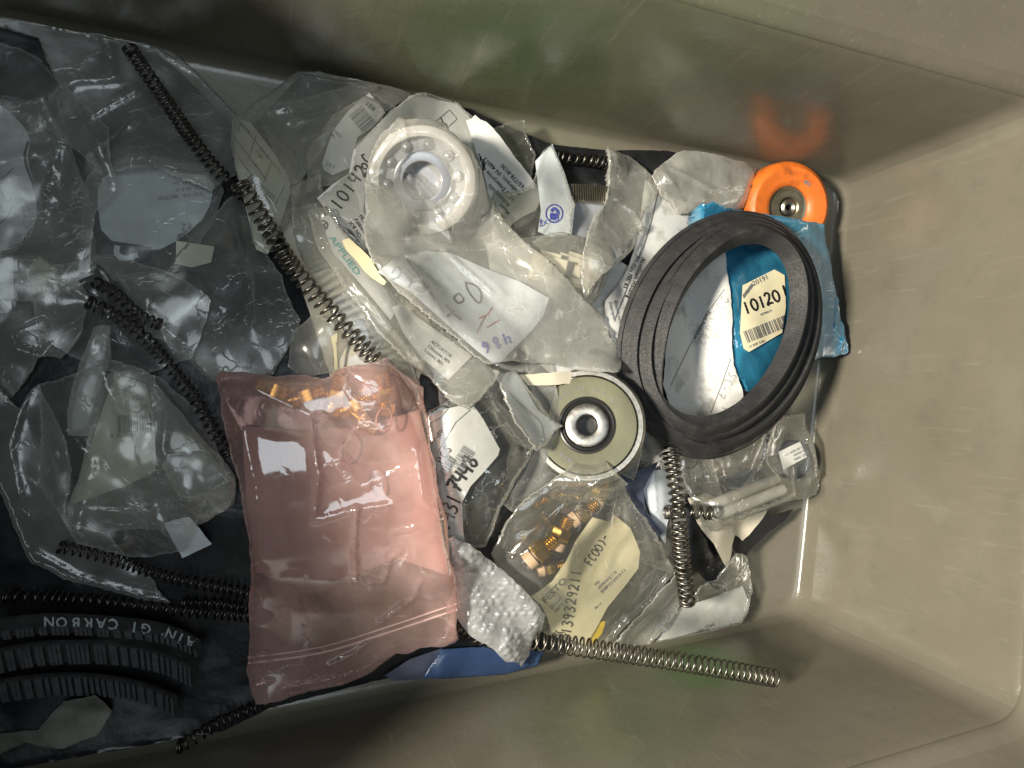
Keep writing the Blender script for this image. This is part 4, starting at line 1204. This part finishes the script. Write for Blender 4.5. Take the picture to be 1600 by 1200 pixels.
printed(a, ['APPLIED'], 513,372, 10, -54, M['teal_ink'], stretch=1.5)
b = label(T, [(612,480),(625,475),(680,515),(738,556),(700,594),(660,560),(630,520)], M['paper'], amp=0.8)
printed(b, ['ACTUATOR', 'Chicopee, MA', 'Lowers, MA'], 672,535, 5.5, -38, M['ink'])
wrap(T, [(480,330),(510,322),(560,385),(620,450),(690,510),(745,555),(782,580),(760,612),(733,640),(690,612),(640,570),(590,520),(540,455),(495,385)], M['hazy'], amp=2.5, bulge=8,
     creases=[([(545,430),(600,500),(680,590),(700,615)], 3, 1.5)])
loose('yellow_slip', 'pale yellow folded slip between the two long lettered bags', 'paper slip',
      [(534,375),(545,372),(580,405),(603,440),(600,446),(570,425),(545,395)], M['yellow'], amp=1)
T = bag('parts_bag', 'long clear bag with a smudged label lettered Pot and blue 486, holding the wrapped bearing', 'parts bag', (740,440), BAGS)
wrapped_bearing()
a = label(T, [(590,425),(615,405),(665,392),(705,395),(760,420),(812,440),(858,466),(848,495),(832,515),(776,572),(745,548),(690,500),(640,455)], M['bluepaper'], stiff=10, amp=1.5, bulge=3)
ribbons(a, [[(636,406),(646,420),(656,431)],[(612,428),(618,418),(627,422),(622,433),(612,436)],[(610,436),(624,444),(636,450),(644,437)],[(727,440),(732,456),(748,474),(752,460),(744,447),(730,442)],[(716,458),(709,466),(716,474),(724,468),(716,458)],[(696,476),(706,488),(720,500)],[(698,495),(710,485)]], 3.0, M['grey_ink'])
write(a, '486', 792,519, 18, 204, 3.0, M['blue_ink'], adv=0.95)
ribbons(a, [[(770,480),(755,500),(745,520)],[(780,500),(760,512)],[(765,490),(748,498)]], 2.0, M['red_ink'], 'smudge')
wrap(T, [(572,380),(572,330),(577,250),(600,205),(618,190),(622,182),(632,190),(690,196),(735,235),(762,300),(775,325),(830,385),(890,440),(945,495),(968,545),(965,582),(900,578),(830,568),(760,570),(715,530),(640,470),(596,425)], M['foggy'], amp=2.5, wl=45, bulge=4,
     creases=[([(745,548),(690,520),(640,455)], 3, 1.2), ([(690,395),(720,425),(760,462)], 4, 1.2), ([(620,186),(632,260),(680,325),(705,375)], 3, 1), ([(885,532),(915,520),(960,518)], 4, 1.4), ([(850,558),(910,552),(965,528)], 3, 1.4), ([(640,230),(700,330)], 2, 0.8), ([(632,265),(580,280)], 2, 0.8)])
# ---- lower middle
T = bag('blue_bag', 'blue plastic bag edge along the bin wall under the pink bag', 'plastic bag', (740,1035))
a = label(T, [(600,1056),(640,1030),(690,1013),(688,1040),(676,1060),(620,1064)], M['navy'], name='dark_end', bulge=3)
sheet(T.o, [(660,1060),(690,1014),(760,1010),(850,1018),(840,1040),(790,1054),(700,1060)], M['blueskin'], amp=1.5, bulge=5, fine=0.3, both=T.H0)
spring('rusty spring end peeking out between the pink bag and the bubble wrap roll', [(716,980),(745,996),(775,1008)], 10, 8, M['darkspring'])

T = bag('parts_bag', 'clear bag of brass fittings with a pale yellow label lettered FESTO', 'parts bag', (900,860), BAGS)
def fitting(px, py, ang, size, lab, group, met='brass'):
    z = support(px, py, 0.006, 70); s = mm_per_px(px, py, z)*size
    r = 1.0*s
    c = un(px, py, z)+Vector((0, 0, r*9))
    ax = Vector((math.cos(math.radians(ang)), math.sin(math.radians(ang)), 0.15))
    Mx = frame(c, ax)
    root = empty('brass_fitting', c, lab, 'fitting', group)
    def part(n, prof, mat, seg):
        V, F = lathe([(a*r, b*r) for a, b in prof], seg); Vw = place(Mx, V)
        o = rigid(n, Vw, F, mat, parent=root); autosmooth(o, 30); stamp(Vw, F)
    part('hex_nut', [(3, -5), (8.5, -5), (9, -4), (9, 4), (8.5, 5), (3, 5)], M[met], 6)
    part('threaded_stem', [(2.5, 5)]+[(6.2 if k % 2 else 5.4, 5+k*1.1) for k in range(10)]+[(2.5, 15)], M[met], 20)
    part('collar', [(3, -14), (6.5, -14), (7.2, -12), (7.2, -7), (5, -6), (5, -5), (3, -5)], M['tan' if met == 'brass' else met], 20)
GB = 'brass fittings in the lettered bag'
fitting(838,858, 40, 1.9, 'brass fitting at the far left end of the lettered clear bag', GB)
fitting(872,832, 70, 1.7, 'brass fitting beside the top of the pale yellow label', GB)
fitting(905,800, 35, 1.6, 'tan collared brass fitting above the pale yellow label', GB)
fitting(932,768, 75, 1.5, 'brass fitting near the pointed top of the lettered bag', GB)
fitting(855,885, 10, 1.4, 'brass fitting just left of the word FESTO', GB)
loose('yellow_plug', 'bright yellow plastic wedge below the FESTO label', 'plug', [(914,1000),(926,980),(946,970),(940,990),(930,1006)], M['yellowplastic'], bulge=3, amp=0.3, spacing=1.5)
a = label(T, [(830,932),(862,908),(884,876),(898,845),(925,808),(952,815),(958,803),(985,825),(1000,862),(997,888),(975,918),(950,948),(930,985),(915,1008),(880,995),(862,990),(855,965),(845,945)], M['yellow'], stiff=9, amp=1.8)
printed(a, ['FESTO'], 852,944, 10.5, 47, M['grey_ink'], stretch=1.25)
printed(a, ['Drossel', 'AMTE'], 862,952, 5.5, 47, M['grey_ink'])
write(a, '0139329211', 890,1003, 16, 81, 2.2, M['ink'], adv=0.72)
write(a, 'FC00)-', 924,886, 14, 58, 2.2, M['ink'], adv=0.66)
printed(a, ['V01', '10396418 / 19', 'BA8P12124719 7.1'], 930,916, 5, 43, M['grey_ink'], lead=1.2)
printed(a, ['Mat. nr'], 930,952, 3.5, 43, M['grey_ink'])
wrap(T, [(768,862),(790,820),(820,780),(880,738),(922,710),(945,718),(975,760),(1010,810),(1035,850),(1058,895),(1035,925),(1000,960),(965,1000),(940,1015),(900,1010),(850,990),(830,940),(790,905)], M['thin'], amp=3.5, wl=35, bulge=5,
     creases=[([(925,712),(870,790),(800,870)], 4, 1.5), ([(925,712),(990,800),(1040,890)], 3, 1.5), ([(980,770),(995,830)], 3, 0.8), ([(785,880),(840,830)], 3, 1.5)])
T = bag('plastic_bag', 'flat empty clear bag strip hanging from the heap onto the bottom bin wall', 'plastic bag', (990,990), BAGS)
wrap(T, [(936,1052),(950,1020),(985,975),(1030,925),(1062,890),(1078,925),(1040,985),(1000,1020),(965,1060)], M['hazy'], amp=1.5,
     creases=[([(945,1050),(1000,980),(1065,905)], 2, 0.8)])
T = bag('bubble_wrap_roll', 'shiny roll of bubble wrap between the pink bag and the FESTO bag', 'bubble wrap', (770,930))
wrap(T, [(696,850),(708,838),(732,848),(790,895),(852,960),(846,985),(832,1002),(815,1042),(790,1035),(745,1000),(715,965),(704,900)], M['bubble'], amp=3, wl=25, fine=1.0, fwl=7, bulge=18, spacing=1.1, bubbles=1.2)
ribbons(T.film, [[(722,872),(728,880),(720,886)],[(738,880),(744,890),(734,893)],[(750,892),(758,898)]], 3.5, M['pencil'])

# ---- springs on top, right and bottom
spring('short spring lying crossways behind the vertical spring at the lower right', [(1040,799),(1075,800),(1112,801)], 11, 8, M['spring'])
spring('upright spring standing out below the black belt at the lower right', [(1046,690),(1056,770),(1064,850),(1073,942)], 13, 8.5, M['spring'])
def wall_spring():
    s = mm_per_px(1000, 1030, 0.09); rad = 14*s
    a, b = un(832, 1000, 0.108), un(1216, 1060, 0.118)
    turns = 37; per = 14; hp = []
    ax = (b-a); t = ax.normalized(); sd = t.cross(Vector((0, 0, 1))).normalized(); up = sd.cross(t)
    for i in range(turns*per+1):
        f = i/(turns*per); an = 2*math.pi*i/per
        g = f-0.02*math.sin(2*math.pi*f)*0.6
        g = g**0.92
        c = a+ax*g-Vector((0, 0, 0.004*math.sin(math.pi*f)))
        hp.append(c+(sd*math.cos(an)+up*math.sin(an))*(rad*0.88))
    V, F = tube(hp, rad*0.105, 6)
    rigid('spring', V, F, M['spring'], 'spring reaching from the FESTO label to the bottom bin wall', 'spring', 'coil springs lying on the heap')
wall_spring()

# ---- black V belt
def v_belt():
    cx, cy = 1130, 522
    zb = support(cx, cy, 0.07, 85)
    def ell(th, ox, oy, ax, ay):
        u, v = ax*math.cos(th), ay*math.sin(th)
        al = math.radians(66)
        return (cx+ox+u*math.cos(al)-v*math.sin(al)*-1*-1, cy+oy-(u*math.sin(al)+v*math.cos(al)))
    # three loops of one belt: (offset px, semi axes, height)
    K = [(-3.5, 1.5, 181, 134, 0.004), (0.5, -3, 170, 116, 0.013), (6.5, -6.5, 160, 100, 0.022)]
    n = 96; C = []
    for i in range(3*n):
        th = 2*math.pi*i/n-math.radians(150); k = i//n; f = (i % n)/n
        e = min(1, max(0, (f-0.72)/0.28)); e = e*e*(3-2*e)
        A, B = K[k], K[(k+1) % 3]
        ox, oy, ax, ay, hz = [a+(b-a)*e for a, b in zip(A, B)]
        p = ell(th, ox, oy, ax, ay); C.append(un(p[0], p[1], zb+hz))
    hz = np.array([samp(H, c.x, c.y)+0.006 for c in C]); zz = np.array([c.z for c in C])
    r = 20; mx = np.array([max(hz[(i+k) % len(C)] for k in range(-r, r+1)) for i in range(len(C))])
    zz = np.maximum(zz, mx); zz = np.array([np.mean([zz[(i+k) % len(C)] for k in range(-r, r+1)]) for i in range(len(C))])
    Q = []
    for i, c in enumerate(C):
        d = c-CAM; t = (zz[i]-CAM_H)/d.z; Q.append(CAM+d*t)
    C = Q
    V, F = [], []
    w, h = 0.0086, 0.0070
    prof = [(-h, -w*.62), (-h, w*.62), (h*.55, w), (h, w*.98), (h*1.05, w*.55), (h*0.9, w*.5), (h*0.9, -w*.5), (h*1.05, -w*.55), (h, -w*.98), (h*.55, -w)]
    cen = sum(C, Vector())/len(C)
    m = len(prof); N_ = len(C)
    for i, p in enumerate(C):
        t = (C[(i+1) % N_]-C[i-1]).normalized()
        out = (p-cen); out.z = 0; out = (out-t*out.dot(t)).normalized(); b = t.cross(out).normalized()
        if b.z < 0: b = -b
        tw = 0.76+0.06*math.sin(i*0.05)          # the loops lie rolled so the wide back shows
        o2 = out*math.cos(tw)+b*math.sin(tw); b2 = b*math.cos(tw)-out*math.sin(tw)
        for a, c in prof: V.append(tuple(p+o2*a+b2*c))
    for i in range(N_):
        j = (i+1) % N_
        for k in range(m): F.append([i*m+k, i*m+(k+1) % m, j*m+(k+1) % m, j*m+k])
    o = rigid('v_belt', V, F, M['rubber'], 'large black rubber drive belt coiled in three loops on the right', 'drive belt'); autosmooth(o, 28)
    stamp(V, F)
v_belt()

# ---- pink antistatic bag on top
T = bag('antistatic_bag', 'large pink antistatic zip bag in the lower middle with amber bits showing through', 'antistatic bag', (540,820))
GP = 'brass fittings in the pink bag'
label(T, [(378,665),(470,672),(560,668),(655,640),(676,730),(690,832),(702,900),(620,872),(540,905),(400,895),(385,780)], M['padding'], name='padding', amp=3, stiff=12)
for i, (px, py, an, sz, l) in enumerate(((478,618,20,2.0,'dull brass fitting near the top left seam of the pink bag'),(522,618,80,2.2,'brightest brass fitting at the top of the pink bag'),(552,632,30,1.9,'brass fitting in the middle of the pink bag top'),(596,616,100,2.2,'brass fitting at the top right of the pink bag'),(565,655,140,1.8,'small brass fitting lowest in the pink bag'),(432,612,160,2.2,'brass fitting in the shaded top left of the pink bag'))):
    fitting(px, py, an, sz, l, GP, 'gold')
for cx, cy, a, b, an, l in ((600,655,12,18,10,'oval clear ring at the upper right of the pink bag'),(545,702,15,24,20,'oval clear ring in the upper middle of the pink bag'),(588,755,14,24,-10,'oval clear ring in the middle right of the pink bag')):
    z = support(cx, cy, 0.008, 80)+0.0015; al = math.radians(an)
    P = [un(cx+a*math.cos(t)*math.cos(al)-b*math.sin(t)*math.sin(al), cy+a*math.cos(t)*math.sin(al)+b*math.sin(t)*math.cos(al), z) for t in [2*math.pi*i/28 for i in range(28)]]
    V, F = tube(P, 0.0006, 6, True); rigid('clear_ring', V, F, M['pinkzip'], l, 'ring', 'clear rings in the pink bag'); stamp(V, F)
wrap(T, [(336,592),(345,580),(430,588),(508,592),(520,582),(560,570),(604,558),(625,580),(662,605),(670,660),(680,725),(695,800),(700,850),(712,900),(718,945),(717,1000),(690,1012),(650,1016),(620,1022),(580,1052),(520,1075),(460,1088),(400,1102),(392,1080),(385,1050),(388,960),(392,900),(380,800),(362,715),(345,640)], M['pink'], amp=3.2, wl=60, bulge=12, fine=0.5, fwl=14, spacing=2.0, stiff=10, lift=1.6,
     creases=[([(385,600),(480,650),(495,740),(490,800)], 4, 2), ([(553,790),(552,850),(556,908)], 4, 0.9), ([(556,908),(600,912),(608,870),(622,858)], 3.5, 0.9), ([(490,812),(545,795),(600,785)], 3, 1.4), ([(653,905),(652,940),(600,985)], 3, 0.9), ([(610,828),(640,818)], 3, 0.9), ([(375,640),(400,760),(410,880)], 3, 2.5), ([(520,1062),(560,1040),(580,1020)], 3, 0.9), ([(640,700),(650,780),(690,800)], 3, 1.2)])
ribbons(T.film, [[(388,1036),(500,1020),(600,990),(714,952)]], 3.0, M['pinkzip'], 'zip_strip')
ribbons(T.film, [[(388,1027),(500,1011),(600,981),(713,943)]], 2.0, M['pinkzip'], 'zip_strip')
